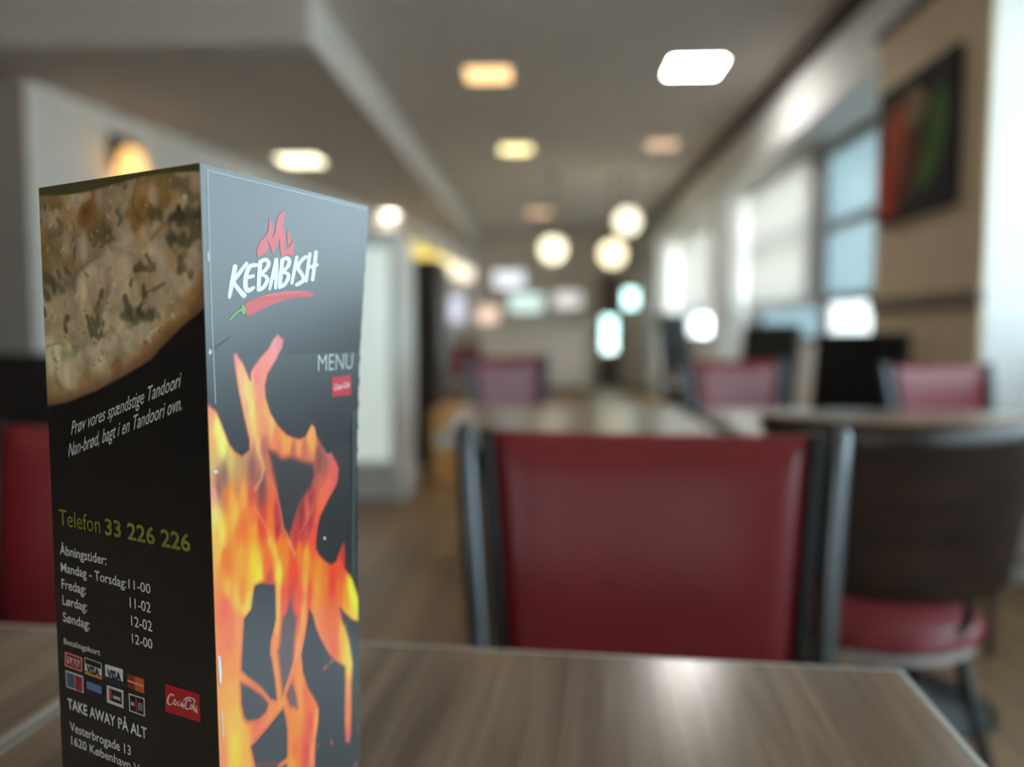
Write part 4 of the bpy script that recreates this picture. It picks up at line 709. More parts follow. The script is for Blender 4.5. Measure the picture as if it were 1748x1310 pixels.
[33.6,265.26],[32.73,265.17],[31.93,264.94],[31.2,264.67],[30.55,264.39],[30.03,264.16],[29.69,264.01],[29.26,263.75],[29.12,263.01],[29.95,262.64]],[[29.95,257.85],[30.37,257.72],[30.99,
257.55],[31.68,257.36],[32.34,257.15],[32.85,256.94],[33.09,256.78],[33.17,256.68],[33.22,256.56],[33.23,256.4],[33.2,256.2],[33.11,255.95],[32.97,255.67],[32.77,255.33],[32.46,254.91],
[32.06,254.47],[31.64,254.03],[31.22,253.65],[30.88,253.37],[30.61,253.2],[30.29,253.05],[29.93,252.92],[29.54,252.8],[29.16,252.69],[28.86,252.59],[28.4,252.36],[28.19,251.63],[28.98,
251.19],[29.53,251.24],[29.77,251.29],[30.15,251.36],[30.66,251.48],[31.26,251.65],[31.9,251.9],[32.53,252.24],[33.07,252.66],[33.59,253.13],[34.1,253.65],[34.57,254.19],[34.98,254.72],
[35.28,255.22],[35.47,255.68],[35.59,256.13],[35.62,256.6],[35.52,257.06],[35.27,257.52],[34.83,257.94],[34.16,258.27],[33.38,258.51],[32.57,258.7],[31.8,258.86],[31.16,258.98],[30.73,
259.06],[30.26,259.08],[29.51,258.66],[29.58,258.04]],[[38.7,265.18],[38.49,264.5],[38.19,263.54],[37.85,262.42],[37.47,261.21],[37.09,260.01],[36.73,258.9],[36.4,257.79],[36.04,256.59],
[35.67,255.39],[35.33,254.28],[35.04,253.34],[34.85,252.66],[34.87,252.33],[35.55,251.92],[36.47,252.15],[36.71,252.45],[37.0,253.12],[37.37,254.06],[37.81,255.16],[38.28,256.36],[38.74,
257.56],[39.17,258.69],[39.54,259.81],[39.92,261.03],[40.3,262.25],[40.65,263.39],[40.94,264.34],[41.16,265.03],[41.12,265.47],[40.19,265.96],[38.99,265.6]],[[38.93,265.02],[38.93,264.34],
[38.94,263.4],[38.96,262.29],[38.96,261.11],[38.94,259.94],[38.9,258.89],[38.85,257.87],[38.76,256.78],[38.65,255.69],[38.54,254.69],[38.44,253.85],[38.39,253.23],[38.48,252.87],[39.34,
252.51],[40.29,252.86],[40.48,253.21],[40.58,253.82],[40.72,254.68],[40.88,255.69],[41.04,256.8],[41.18,257.92],[41.28,258.99],[41.3,260.09],[41.29,261.29],[41.26,262.49],[41.22,263.61],
[41.18,264.55],[41.15,265.22],[40.99,265.58],[40.02,265.87],[39.07,265.4]],[[37.0,256.51],[38.53,256.84],[40.07,257.18],[40.48,257.35],[40.74,257.94],[40.12,258.34],[39.66,258.32],[38.13,
257.99],[36.6,257.65],[36.2,257.48],[35.94,256.9],[36.54,256.5]],[[42.27,265.0],[42.19,264.36],[42.07,263.46],[41.93,262.4],[41.79,261.27],[41.64,260.14],[41.51,259.12],[41.4,258.12],
[41.29,257.06],[41.17,256.01],[41.07,255.05],[40.99,254.23],[40.93,253.64],[41.04,253.24],[42.04,252.83],[43.15,253.23],[43.36,253.63],[43.44,254.23],[43.55,255.05],[43.67,256.02],[43.81,
257.07],[43.94,258.14],[44.08,259.14],[44.21,260.17],[44.35,261.3],[44.49,262.44],[44.63,263.51],[44.75,264.41],[44.83,265.06],[44.71,265.49],[43.66,265.9],[42.5,265.44]],[[43.76,264.51],
[44.18,264.66],[44.75,264.88],[45.37,265.11],[45.97,265.31],[46.41,265.43],[46.5,265.44],[46.43,265.43],[46.49,265.38],[46.6,265.28],[46.7,265.13],[46.77,264.96],[46.78,264.79],[46.78,
264.58],[46.7,264.27],[46.55,263.9],[46.34,263.5],[46.08,263.12],[45.81,262.78],[45.46,262.45],[44.97,262.07],[44.4,261.68],[43.84,261.32],[43.33,261.0],[42.98,260.76],[42.68,260.46],
[42.85,259.82],[43.77,259.66],[44.24,259.83],[44.6,260.03],[45.13,260.32],[45.78,260.68],[46.46,261.1],[47.12,261.55],[47.69,262.01],[48.14,262.49],[48.54,262.99],[48.87,263.5],[49.14,
264.01],[49.33,264.51],[49.41,265.01],[49.32,265.49],[49.1,265.94],[48.77,266.34],[48.31,266.68],[47.7,266.95],[46.86,267.08],[45.97,266.98],[45.18,266.75],[44.43,266.48],[43.75,266.2],
[43.21,265.97],[42.85,265.82],[42.4,265.54],[42.28,264.78],[43.18,264.41]],[[43.3,259.65],[43.76,259.56],[44.42,259.45],[45.15,259.33],[45.85,259.19],[46.37,259.05],[46.57,258.94],[46.59,
258.89],[46.61,258.81],[46.61,258.68],[46.55,258.46],[46.43,258.18],[46.27,257.86],[46.05,257.5],[45.74,257.06],[45.36,256.6],[44.95,256.14],[44.53,255.73],[44.18,255.43],[43.86,255.21],
[43.46,255.0],[43.02,254.81],[42.56,254.64],[42.13,254.48],[41.81,254.34],[41.39,254.09],[41.29,253.38],[42.16,253.01],[42.71,253.1],[43.0,253.19],[43.44,253.31],[44.0,253.48],[44.64,
253.71],[45.31,254.01],[45.95,254.39],[46.49,254.84],[47.01,255.34],[47.5,255.87],[47.95,256.42],[48.33,256.95],[48.62,257.44],[48.81,257.87],[48.95,258.3],[49.02,258.75],[48.97,259.22],
[48.73,259.69],[48.24,260.12],[47.51,260.42],[46.69,260.6],[45.83,260.73],[45.02,260.82],[44.36,260.89],[43.92,260.94],[43.41,260.92],[42.67,260.44],[42.87,259.81]],[[51.79,267.37],
[51.61,266.71],[51.37,265.8],[51.08,264.73],[50.77,263.57],[50.47,262.44],[50.19,261.4],[49.96,260.38],[49.71,259.31],[49.46,258.25],[49.24,257.28],[49.05,256.45],[48.92,255.86],[48.97,
255.51],[49.76,255.12],[50.73,255.4],[50.96,255.73],[51.14,256.33],[51.37,257.15],[51.65,258.13],[51.95,259.19],[52.25,260.27],[52.53,261.29],[52.79,262.33],[53.07,263.48],[53.35,264.64],
[53.61,265.72],[53.83,266.64],[53.98,267.3],[53.92,267.67],[53.07,268.07],[52.03,267.73]],[[58.32,268.53],[57.95,268.32],[57.42,268.02],[56.76,267.65],[56.06,267.22],[55.37,266.74],
[54.78,266.24],[54.27,265.73],[53.76,265.2],[53.28,264.61],[52.87,263.97],[52.59,263.29],[52.55,262.55],[52.87,261.84],[53.44,261.24],[54.09,260.71],[54.73,260.23],[55.25,259.82],[55.59,
259.45],[55.86,259.06],[56.11,258.67],[56.28,258.35],[56.34,258.11],[56.33,257.96],[56.28,257.87],[56.04,257.65],[55.45,257.3],[54.63,256.9],[53.77,256.52],[52.99,256.18],[52.45,255.93],
[52.02,255.61],[52.04,254.84],[53.1,254.51],[53.71,254.64],[54.23,254.85],[55.03,255.16],[56.0,255.54],[57.0,255.98],[57.94,256.48],[58.69,257.08],[59.06,257.76],[59.08,258.39],[58.9,
258.94],[58.61,259.43],[58.29,259.87],[57.93,260.34],[57.43,260.87],[56.78,261.39],[56.14,261.86],[55.59,262.3],[55.23,262.67],[55.09,262.94],[55.1,263.22],[55.24,263.6],[55.51,264.05],
[55.89,264.53],[56.31,265.01],[56.72,265.44],[57.14,265.82],[57.67,266.2],[58.26,266.59],[58.86,266.94],[59.39,267.26],[59.77,267.5],[60.12,267.84],[59.93,268.55],[58.86,268.73]],[[60.55,
269.59],[60.4,268.9],[60.21,267.94],[59.97,266.8],[59.73,265.59],[59.49,264.38],[59.28,263.27],[59.13,262.19],[58.98,261.04],[58.84,259.9],[58.72,258.85],[58.62,257.97],[58.55,257.33],
[58.65,256.98],[59.53,256.63],[60.52,256.96],[60.71,257.3],[60.83,257.95],[60.99,258.84],[61.16,259.89],[61.36,261.03],[61.56,262.18],[61.76,263.25],[61.94,264.36],[62.14,265.56],[62.36,
266.78],[62.56,267.92],[62.74,268.89],[62.85,269.58],[62.77,269.96],[61.84,270.33],[60.77,269.96]],[[64.65,270.79],[64.55,270.1],[64.42,269.14],[64.26,268.01],[64.08,266.8],[63.9,265.58],
[63.73,264.45],[63.58,263.33],[63.41,262.11],[63.23,260.89],[63.07,259.76],[62.93,258.81],[62.84,258.12],[62.93,257.74],[63.9,257.34],[64.99,257.69],[65.22,258.06],[65.36,258.76],[65.55,
259.72],[65.77,260.85],[66.01,262.08],[66.23,263.31],[66.44,264.46],[66.58,265.6],[66.73,266.83],[66.88,268.06],[67.01,269.2],[67.11,270.16],[67.18,270.86],[67.07,271.26],[66.02,271.63],
[64.87,271.2]],[[60.87,262.61],[64.14,263.56],[67.45,264.53],[67.92,264.77],[68.1,265.48],[67.23,265.87],[66.65,265.79],[63.38,264.76],[60.17,263.75],[59.75,263.54],[59.59,262.9],[60.36,
262.54]]],"chili":[[21.54,246.13],[26.41,248.19],[34.81,250.46],[44.8,252.11],[54.1,252.89],[61.91,252.95],[65.31,252.06],[62.68,250.56],[54.18,249.91],[44.25,248.1],[34.81,245.42],
[26.35,242.13],[22.25,241.11],[21.48,242.77]],"cap":[[19.68,245.51],[21.0,245.55],[21.5,243.89],[21.19,241.65],[19.61,241.99],[18.85,243.45]],"stem":[[19.32,244.25],[18.96,244.09],[18.46,
243.88],[17.85,243.61],[17.19,243.31],[16.51,242.96],[15.85,242.58],[15.19,242.12],[14.48,241.59],[13.78,241.02],[13.12,240.48],[12.58,240.03],[12.19,239.71],[12.06,239.54],[12.21,239.2],
[12.71,239.13],[12.93,239.24],[13.34,239.55],[13.9,240.0],[14.56,240.52],[15.27,241.07],[15.96,241.57],[16.58,241.98],[17.17,242.3],[17.81,242.59],[18.46,242.86],[19.06,243.09],[19.58,
243.28],[19.97,243.43],[20.23,243.61],[20.25,244.09],[19.66,244.32]],"logo1":[[28.74,264.77],[28.12,267.92],[30.41,271.56],[34.24,275.04],[35.35,277.85],[35.45,282.08],[37.57,278.9],
[38.14,275.89],[37.48,273.3],[39.27,276.8],[39.8,281.13],[42.04,284.55],[45.18,286.26],[44.24,282.9],[44.12,279.35],[45.35,275.16],[45.82,271.65],[45.43,269.63],[48.39,271.52],[50.44,
274.55],[50.92,271.79],[50.47,267.52],[46.95,267.99],[43.11,266.73],[42.2,269.71],[41.87,273.59],[40.45,271.48],[38.19,267.17],[37.05,268.03],[36.19,270.65],[34.24,272.93],[35.35,270.56],
[34.8,268.2],[32.02,266.4]],"logo2":[[46.32,276.86],[47.35,278.77],[48.73,275.55],[48.77,273.16],[47.01,271.38]],"sq":[[81.21,213.18],[97.05,213.5],[98.05,203.66],[81.49,203.91]],"border":[[[2.88,
295.06],[103.13,295.54],[103.19,294.98],[2.87,294.63]],[[3.16,295.01],[3.71,295.12],[3.51,271.34],[2.94,271.27]],[[2.94,271.27],[3.51,271.34],[3.6,236.33],[3.0,236.33]],[[3.0,236.33],
[3.6,236.33],[4.25,207.39],[3.63,207.45]]],"rim":[[[99.77,195.89],[102.23,195.65],[101.79,126.92],[99.54,127.52]],[[99.54,127.52],[101.79,126.92],[102.22,110.09],[99.95,110.79]]],"chip":[[[0.72,
110.28],[2.16,109.46],[2.67,102.48],[2.32,98.42],[1.22,99.61]],[[1.62,228.41],[2.5,227.95],[2.45,226.63],[1.24,226.44]],[[1.75,182.12],[3.64,182.02],[3.91,180.84],[1.71,181.23]],[[1.83,
87.86],[2.25,87.42],[2.51,77.15],[2.1,76.89]],[[2.1,264.68],[2.68,264.74],[2.68,261.26],[2.11,261.21]],[[74.23,137.93],[75.95,137.49],[75.93,136.22],[74.21,136.67]]],"crease":[[3.75,
228.81],[12.62,232.96],[13.24,232.5],[4.32,227.91]],"cards":[[[[[5.71,92.03],[18.67,91.89],[18.25,85.29],[5.26,85.31]],[226,140,128]],[[[6.72,91.35],[17.61,91.24],[17.27,85.95],[6.37,
85.98]],[140,30,34]],[[[6.39,90.28],[16.78,90.19],[16.56,86.88],[6.16,86.92]],[222,170,168]]],[[[[20.35,92.47],[32.5,92.27],[32.41,84.95],[20.1,85.0]],[205,205,205]],[[[20.84,92.09],
[32.02,91.91],[31.99,89.64],[20.76,89.78]],[14,14,16]],[[[20.16,86.79],[32.43,86.71],[32.41,84.95],[20.1,85.0]],[205,140,40]]],[[[[34.95,92.43],[47.12,92.7],[46.89,85.27],[34.71,85.01]],
[214,214,216]],[[[34.78,87.09],[46.96,87.35],[46.89,85.27],[34.71,85.01]],[30,38,80]]],[[[[50.01,91.54],[60.91,91.52],[60.9,85.39],[50.14,85.57]],[150,38,30]],[[[54.96,91.53],[60.91,
91.52],[60.9,85.39],[55.02,85.49]],[205,95,45]],[[[50.06,89.03],[60.9,88.95],[60.9,88.09],[50.08,88.2]],[240,160,130]]],[[[[5.53,83.47],[18.89,83.57],[18.61,75.81],[5.79,75.69]],[200,
200,205]],[[[6.37,82.7],[12.27,82.74],[12.26,76.37],[6.55,76.32]],[80,92,112]],[[[12.8,82.75],[18.08,82.79],[17.87,76.19],[12.77,76.14]],[165,28,36]]],[[[[20.36,83.19],[32.66,83.18],
[32.41,76.71],[20.56,76.96]],[24,34,72]],[[[21.14,81.94],[31.89,81.89],[31.77,78.34],[21.24,78.5]],[105,125,160]]],[[[[35.33,83.33],[46.93,83.49],[46.6,75.56],[35.21,75.55]],[210,205,
200]],[[[37.19,82.26],[45.74,82.37],[45.53,76.98],[37.09,76.95]],[26,24,26]],[[[37.18,81.79],[39.04,81.82],[38.93,77.12],[37.09,77.11]],[190,50,50]],[[[39.92,79.87],[44.96,79.91],[44.91,
78.57],[39.89,78.53]],[190,185,180]]],[[[[50.34,83.16],[60.79,83.39],[60.68,75.44],[50.44,75.37]],[210,208,204]],[[[51.09,82.63],[60.06,82.82],[59.98,76.0],[51.16,75.92]],[20,20,22]],
[[[54.77,82.47],[56.13,82.5],[56.11,76.2],[54.78,76.19]],[150,30,40]],[[[51.64,80.07],[54.36,80.11],[54.36,78.38],[51.66,78.35]],[160,160,165]],[[[56.64,80.94],[59.73,80.99],[59.69,
77.42],[56.63,77.39]],[125,120,110]]]],"red":[[74.27,92.57],[94.92,93.08],[94.96,81.63],[73.97,80.89]],"script":[[[79.6,89.29],[79.42,89.31],[79.15,89.38],[78.8,89.45],[78.39,89.49],
[77.9,89.44],[77.39,89.23],[76.95,88.91],[76.55,88.52],[76.16,88.06],[75.8,87.58],[75.49,87.11],[75.25,86.67],[75.12,86.26],[75.06,85.85],[75.06,85.46],[75.11,85.1],[75.2,84.78],[75.35,
84.52],[75.61,84.34],[75.94,84.24],[76.3,84.21],[76.66,84.24],[77.02,84.31],[77.37,84.42],[77.73,84.59],[78.08,84.82],[78.41,85.06],[78.71,85.31],[78.95,85.51],[79.11,85.64],[79.2,85.74],
[79.17,85.9],[78.93,85.9],[78.81,85.84],[78.62,85.7],[78.36,85.51],[78.07,85.28],[77.77,85.07],[77.5,84.91],[77.29,84.83],[77.09,84.8],[76.87,84.79],[76.66,84.81],[76.49,84.86],[76.37,
84.93],[76.3,85.04],[76.22,85.2],[76.17,85.45],[76.15,85.75],[76.17,86.08],[76.24,86.42],[76.35,86.74],[76.49,87.09],[76.71,87.51],[76.98,87.94],[77.27,88.35],[77.55,88.67],[77.74,88.86],
[77.85,88.89],[78.04,88.88],[78.3,88.83],[78.57,88.74],[78.83,88.64],[79.03,88.58],[79.27,88.59],[79.73,88.85],[79.77,89.2]],[[79.87,87.53],[79.76,87.37],[79.6,87.13],[79.41,86.85],
[79.22,86.55],[79.08,86.24],[79.01,85.97],[79.04,85.72],[79.13,85.48],[79.28,85.27],[79.45,85.09],[79.65,84.97],[79.96,84.94],[80.31,85.1],[80.55,85.31],[80.76,85.57],[80.94,85.84],
[81.08,86.12],[81.15,86.39],[81.12,86.63],[81.02,86.87],[80.87,87.1],[80.72,87.3],[80.59,87.47],[80.5,87.59],[80.42,87.65],[80.13,87.6],[79.96,87.41],[79.98,87.31],[80.06,87.19],[80.2,
87.02],[80.34,86.82],[80.48,86.62],[80.56,86.42],[80.58,86.26],[80.53,86.09],[80.42,85.87],[80.27,85.64],[80.11,85.45],[79.99,85.33],[80.03,85.33],[80.05,85.35],[79.93,85.42],[79.8,
85.56],[79.68,85.74],[79.6,85.93],[79.58,86.1],[79.62,86.28],[79.75,86.53],[79.91,86.81],[80.1,87.08],[80.26,87.31],[80.37,87.49],[80.4,87.59],[80.25,87.71],[79.96,87.63]],[[82.81,87.53],
[82.67,87.43],[82.47,87.29],[82.21,87.1],[81.95,86.9],[81.71,86.66],[81.54,86.41],[81.47,86.16],[81.45,85.89],[81.47,85.62],[81.53,85.38],[81.63,85.18],[81.81,85.04],[82.17,85.06],[82.47,
85.21],[82.74,85.39],[82.98,85.57],[83.17,85.72],[83.3,85.82],[83.4,85.92],[83.38,86.1],[83.13,86.12],[82.99,86.05],[82.84,85.95],[82.64,85.79],[82.43,85.63],[82.23,85.49],[82.11,85.43],
[82.17,85.43],[82.15,85.46],[82.09,85.61],[82.04,85.81],[82.02,86.04],[82.03,86.26],[82.07,86.42],[82.16,86.55],[82.33,86.71],[82.55,86.88],[82.78,87.05],[82.99,87.19],[83.14,87.31],
[83.23,87.41],[83.2,87.59],[82.95,87.6]],[[84.57,87.46],[84.46,87.39],[84.27,87.29],[84.03,87.15],[83.78,86.99],[83.55,86.78],[83.4,86.54],[83.37,86.28],[83.42,86.01],[83.5,85.72],[83.61,
85.47],[83.75,85.28],[84.17,85.23],[84.48,85.52],[84.64,85.85],[84.8,86.22],[84.95,86.58],[85.07,86.83],[84.79,86.75],[84.72,86.73],[84.75,86.46],[84.78,86.1],[84.79,85.71],[84.79,85.36],
[84.8,85.13],[84.84,85.05],[85.09,85.02],[85.33,85.19],[85.36,85.29],[85.35,85.52],[85.35,85.86],[85.34,86.26],[85.31,86.64],[85.27,86.94],[85.06,87.15],[84.57,86.87],[84.42,86.57],
[84.27,86.2],[84.11,85.83],[83.98,85.56],[84.04,85.57],[84.24,85.6],[84.15,85.73],[84.05,85.95],[83.97,86.21],[83.94,86.45],[83.95,86.6],[83.99,86.67],[84.11,86.77],[84.29,86.88],[84.49,
86.99],[84.68,87.1],[84.82,87.18],[84.93,87.28],[84.95,87.47],[84.71,87.51]],[[85.46,86.17],[85.89,86.21],[86.32,86.25],[86.43,86.28],[86.58,86.43],[86.52,86.56],[86.42,86.57],[85.99,
86.53],[85.56,86.49],[85.45,86.46],[85.3,86.31],[85.36,86.18]],[[89.85,89.3],[89.65,89.33],[89.37,89.4],[89.01,89.47],[88.59,89.52],[88.12,89.49],[87.62,89.29],[87.22,88.96],[86.87,
88.58],[86.56,88.13],[86.28,87.67],[86.06,87.22],[85.91,86.8],[85.87,86.42],[85.9,86.05],[86.0,85.7],[86.14,85.39],[86.34,85.13],[86.63,84.94],[87.07,84.91],[87.54,85.02],[87.97,85.19],
[88.36,85.37],[88.68,85.53],[88.88,85.63],[89.0,85.69],[89.09,85.87],[88.93,85.96],[88.8,85.94],[88.56,85.87],[88.23,85.75],[87.87,85.62],[87.53,85.53],[87.3,85.5],[87.22,85.53],[87.13,
85.62],[87.01,85.81],[86.91,86.07],[86.85,86.36],[86.84,86.67],[86.89,86.95],[86.97,87.27],[87.12,87.66],[87.33,88.08],[87.57,88.46],[87.81,88.77],[87.96,88.93],[88.06,88.96],[88.27,
88.95],[88.57,88.9],[88.88,88.82],[89.16,88.74],[89.37,88.69],[89.58,88.69],[89.97,88.92],[89.99,89.22]],[[85.46,88.01],[85.73,88.21],[86.07,88.49],[86.46,88.81],[86.88,89.13],[87.29,
89.39],[87.66,89.56],[88.04,89.7],[88.51,89.84],[89.02,89.95],[89.53,90.03],[90.01,90.07],[90.41,90.08],[90.76,90.06],[91.13,89.97],[91.48,89.85],[91.8,89.71],[92.08,89.59],[92.3,89.51],
[92.41,89.49],[92.64,89.59],[92.72,89.77],[92.66,89.83],[92.49,89.94],[92.26,90.1],[91.97,90.29],[91.62,90.47],[91.22,90.62],[90.77,90.71],[90.27,90.71],[89.72,90.68],[89.14,90.6],[88.54,
90.49],[87.96,90.34],[87.39,90.13],[86.86,89.82],[86.38,89.45],[85.97,89.06],[85.61,88.69],[85.32,88.39],[85.12,88.18],[85.05,88.08],[85.11,87.93],[85.34,87.94]],[[89.72,87.75],[89.63,
87.6],[89.5,87.38],[89.34,87.12],[89.19,86.84],[89.07,86.57],[89.02,86.33],[89.06,86.11],[89.17,85.91],[89.31,85.74],[89.49,85.6],[89.7,85.52],[90.05,85.56],[90.34,85.76],[90.54,85.99],
[90.72,86.26],[90.89,86.55],[91.01,86.83],[91.06,87.08],[91.0,87.29],[90.86,87.45],[90.68,87.59],[90.49,87.69],[90.34,87.78],[90.25,87.84],[90.14,87.87],[89.86,87.77],[89.75,87.57],
[89.81,87.49],[89.91,87.43],[90.07,87.34],[90.23,87.24],[90.38,87.14],[90.48,87.03],[90.51,86.93],[90.47,86.78],[90.37,86.56],[90.23,86.3],[90.08,86.07],[89.94,85.91],[89.93,85.89],
[90.01,85.91],[89.92,85.95],[89.8,86.05],[89.68,86.19],[89.6,86.34],[89.58,86.47],[89.61,86.62],[89.7,86.84],[89.84,87.1],[89.99,87.34],[90.13,87.56],[90.22,87.72],[90.25,87.82],[90.09,
87.94],[89.81,87.85]],[[91.72,89.38],[91.62,89.13],[91.46,88.79],[91.28,88.38],[91.11,87.94],[90.96,87.51],[90.88,87.12],[90.88,86.77],[90.94,86.42],[91.03,86.1],[91.14,85.81],[91.23,
85.58],[91.28,85.41],[91.35,85.34],[91.61,85.35],[91.81,85.53],[91.82,85.63],[91.76,85.8],[91.67,86.04],[91.57,86.32],[91.48,86.62],[91.43,86.94],[91.43,87.24],[91.5,87.58],[91.63,87.98],
[91.81,88.4],[91.98,88.8],[92.14,89.15],[92.25,89.4],[92.25,89.5],[92.07,89.59],[91.8,89.48]],[[92.64,87.84],[92.53,87.7],[92.36,87.49],[92.16,87.24],[91.96,86.97],[91.79,86.69],[91.69,
86.41],[91.67,86.14],[91.7,85.85],[91.77,85.57],[91.87,85.33],[92.0,85.15],[92.47,85.17],[92.69,85.45],[92.81,85.8],[92.95,86.22],[93.07,86.62],[93.18,86.89],[92.86,86.8],[92.8,86.77],
[92.83,86.47],[92.85,86.06],[92.86,85.63],[92.87,85.25],[92.88,84.99],[92.92,84.91],[93.16,84.89],[93.4,85.05],[93.43,85.15],[93.42,85.4],[93.41,85.78],[93.4,86.22],[93.38,86.64],[93.34,
86.96],[93.16,87.2],[92.67,86.89],[92.54,86.57],[92.42,86.16],[92.28,85.76],[92.17,85.44],[92.18,85.41],[92.47,85.47],[92.39,85.58],[92.31,85.79],[92.25,86.04],[92.22,86.29],[92.23,
86.5],[92.3,86.68],[92.44,86.91],[92.62,87.16],[92.81,87.4],[92.98,87.61],[93.1,87.76],[93.14,87.86],[93.02,88.0],[92.75,87.94]]],"ltext":[["Telefon",5.6,149.55,35.27,149.55,7.15,"olive",
0],["33 226 226",38.5,149.55,92.59,149.55,6.68,"oliveb",0],["Åbningstider:",5.14,136.34,38.7,136.34,4.27,"w",0],["Mandag - Torsdag:",5.36,128.49,51.6,128.49,4.13,"w",0],["11-00",53.01,
128.62,67.21,128.62,3.93,"w",0],["Fredag:",5.42,120.94,23.11,120.94,4.3,"w",0],["11-02",53.42,120.64,66.92,120.64,4.19,"w",0],["Lørdag:",5.52,113.58,23.72,113.58,4.16,"w",0],["12-02",
53.9,112.92,67.38,112.92,4.28,"w",0],["Søndag:",5.4,105.85,25.11,105.85,4.2,"w",0],["12-00",53.98,105.56,67.2,105.56,3.99,"w",0],["Betalingskort",5.35,95.56,31.75,95.56,2.56,"w",0],
["TAKE AWAY PÅ ALT",6.3,65.99,61.47,65.99,4.69,"wb",0],["Vesterbrogade 13",7.28,55.92,50.35,55.92,4.15,"w",0],["1620 København V",7.93,49.57,55.82,49.57,3.88,"w",0],["Prøv vores spændstige Tandoori",
17.06,190.32,89.35,213.49,5.37,"s",0.62],["Nan-brød, bagt i en Tandoori ovn.",14.25,180.4,90.1,204.9,5.41,"s",0.62]],"ctext":[["DAN",6.64,86.52,17.52,86.52,3.28,"red",0],["VISA",21.74,
86.16,30.92,86.16,3.21,"ink",0],["VISA",36.3,87.09,45.9,87.09,3.66,"ink",0]],"ftext":[["MENU",69.93,216.6,98.7,216.6,7.75,"m",0]],"fs":[["Coca-Cola",82.62,206.83,96.28,207.57,2.8,"w",
0.3]]}''')
TZ, BH = 0.75, 0.297
def Nz(z): return (-0.1272 + (z - 0.9) * -0.006, 0.282)
ZR = [0.75, 0.86, 0.93, 0.975, 1.047]; XR = [-0.0973, -0.0972, -0.0965, -0.0945, -0.0888]
def Rz(z): return (float(np.interp(z, ZR, XR)), 0.383)
def Lz(z): return (-0.2205, 0.328)
def Bz(z):
    n, r, l = Nz(z), Rz(z), Lz(z)
    return (l[0] + r[0] - n[0], l[1] + r[1] - n[1])
def surf(A, B, u, v, off):
    """point on the panel between vertical edges A and B: u mm across, v mm up, off metres outwards"""
    z = TZ + v / 1000.0
    a, b = A(z), B(z)
    t = u / 105.0
    dx, dy = b[0] - a[0], b[1] - a[1]
    L_ = math.hypot(dx, dy)
    return (a[0] + dx * t + dy / L_ * off, a[1] + dy * t - dx / L_ * off, z)
front = lambda u, v, off=0.0: surf(Nz, Rz, u, v, off)
left = lambda u, v, off=0.0: surf(Lz, Nz, u, v, off)

def sdf(poly, X, Y):
    P = np.array(poly, dtype=np.float32); d = np.full(X.shape, 1e9, np.float32); ins = np.zeros(X.shape, bool)
    for (ax, ay), (bx, by) in zip(P, np.roll(P, -1, axis=0)):
        ex, ey = bx - ax, by - ay
        t = np.clip(((X - ax) * ex + (Y - ay) * ey) / (ex * ex + ey * ey + 1e-9), 0, 1)
        d = np.minimum(d, (X - ax - t * ex) ** 2 + (Y - ay - t * ey) ** 2)
        if abs(ey) > 1e-9:
            c = ((ay > Y) != (by > Y)) & (X < ex * (Y - ay) / ey + ax)
            ins ^= c
    d = np.sqrt(d)
    return np.where(ins, -d, d)
def smooth(e0, e1, x):
    t = np.clip((x - e0) / (e1 - e0), 0, 1); return t * t * (3 - 2 * t)
def idw(samples, X, Y, sy=0.55, p=2.0, eps=1.0):
    num = np.zeros(X.shape + (3,), np.float32); den = np.zeros(X.shape, np.float32)
    for u, v, r, g, b in samples:
        w = 1.0 / ((X - u) ** 2 + ((Y - v) * sy) ** 2 + eps) ** p
        num += w[..., None] * np.array((r, g, b), np.float32); den += w
    return num / den[..., None]
def over(img, col, a):
    img += (np.array(col, np.float32) - img) * a[..., None]
def stroke(img, X, Y, pl, r, col, alpha, soft=0.7, wob=None):
    d = np.full(X.shape, 1e9, np.float32)
    for (ax, ay), (bx, by) in zip(pl, pl[1:]):
        ex, ey = bx - ax, by - ay
        t = np.clip(((X - ax) * ex + (Y - ay) * ey) / (ex * ex + ey * ey + 1e-9), 0, 1)
        d = np.minimum(d, (X - ax - t * ex) ** 2 + (Y - ay - t * ey) ** 2)
    d = np.sqrt(d)
    if wob is not None: d = d + wob * r
    over(img, col, (alpha * (1 - smooth(r * (1 - soft), r * (1 + soft), d))).astype(np.float32))

NU, NV = 190, 640
U, V = np.meshgrid(np.linspace(0, 105, NU + 1, dtype=np.float32), np.linspace(0, 297, NV + 1, dtype=np.float32))
# front: flames on near-black
F = np.empty(U.shape + (3,), np.float32); F[:] = (30, 36, 40)
low = smooth(180, 90, V)[..., None]
rs = np.random.RandomState(4)
flame = idw(ART['fcol'], U, V, 0.42, 1.7, 1.6)
grey_ = flame.mean(axis=2, keepdims=True)
flame = np.clip(grey_ + (flame - grey_) * 1.32 - 6, 0, 255)      # ink is purer than the glossy sheet looks
so_ = sdf(ART['outer'], U, V)
over(F, (120, 40, 30), (0.45 * (1 - smooth(-1.0, 1.6, so_))).astype(np.float32))
a = (1 - smooth(-0.9, 0.5, so_)).astype(np.float32)
F += (flame - F) * a[..., None]
over(F, (214, 62, 40), (0.5 * smooth(-1.5, -0.1, so_) * (so_ < 0.6) * a).astype(np.float32))
for poly, col, al, soft in ART['holes']:
    over(F, (206, 62, 44), (0.45 * (1 - smooth(0.2, 1.8 + soft * 0.6, sdf(poly, U, V))) * a).astype(np.float32))
    c = np.array(col, np.float32) * 0.72
    over(F, c, (al * (1 - smooth(-soft, soft * 0.8, sdf(poly, U, V)))).astype(np.float32))
for pl, r, col, al in ART['streak']:
    stroke(F, U, V, pl, r * 1.5, col, al * 0.6, 0.95)
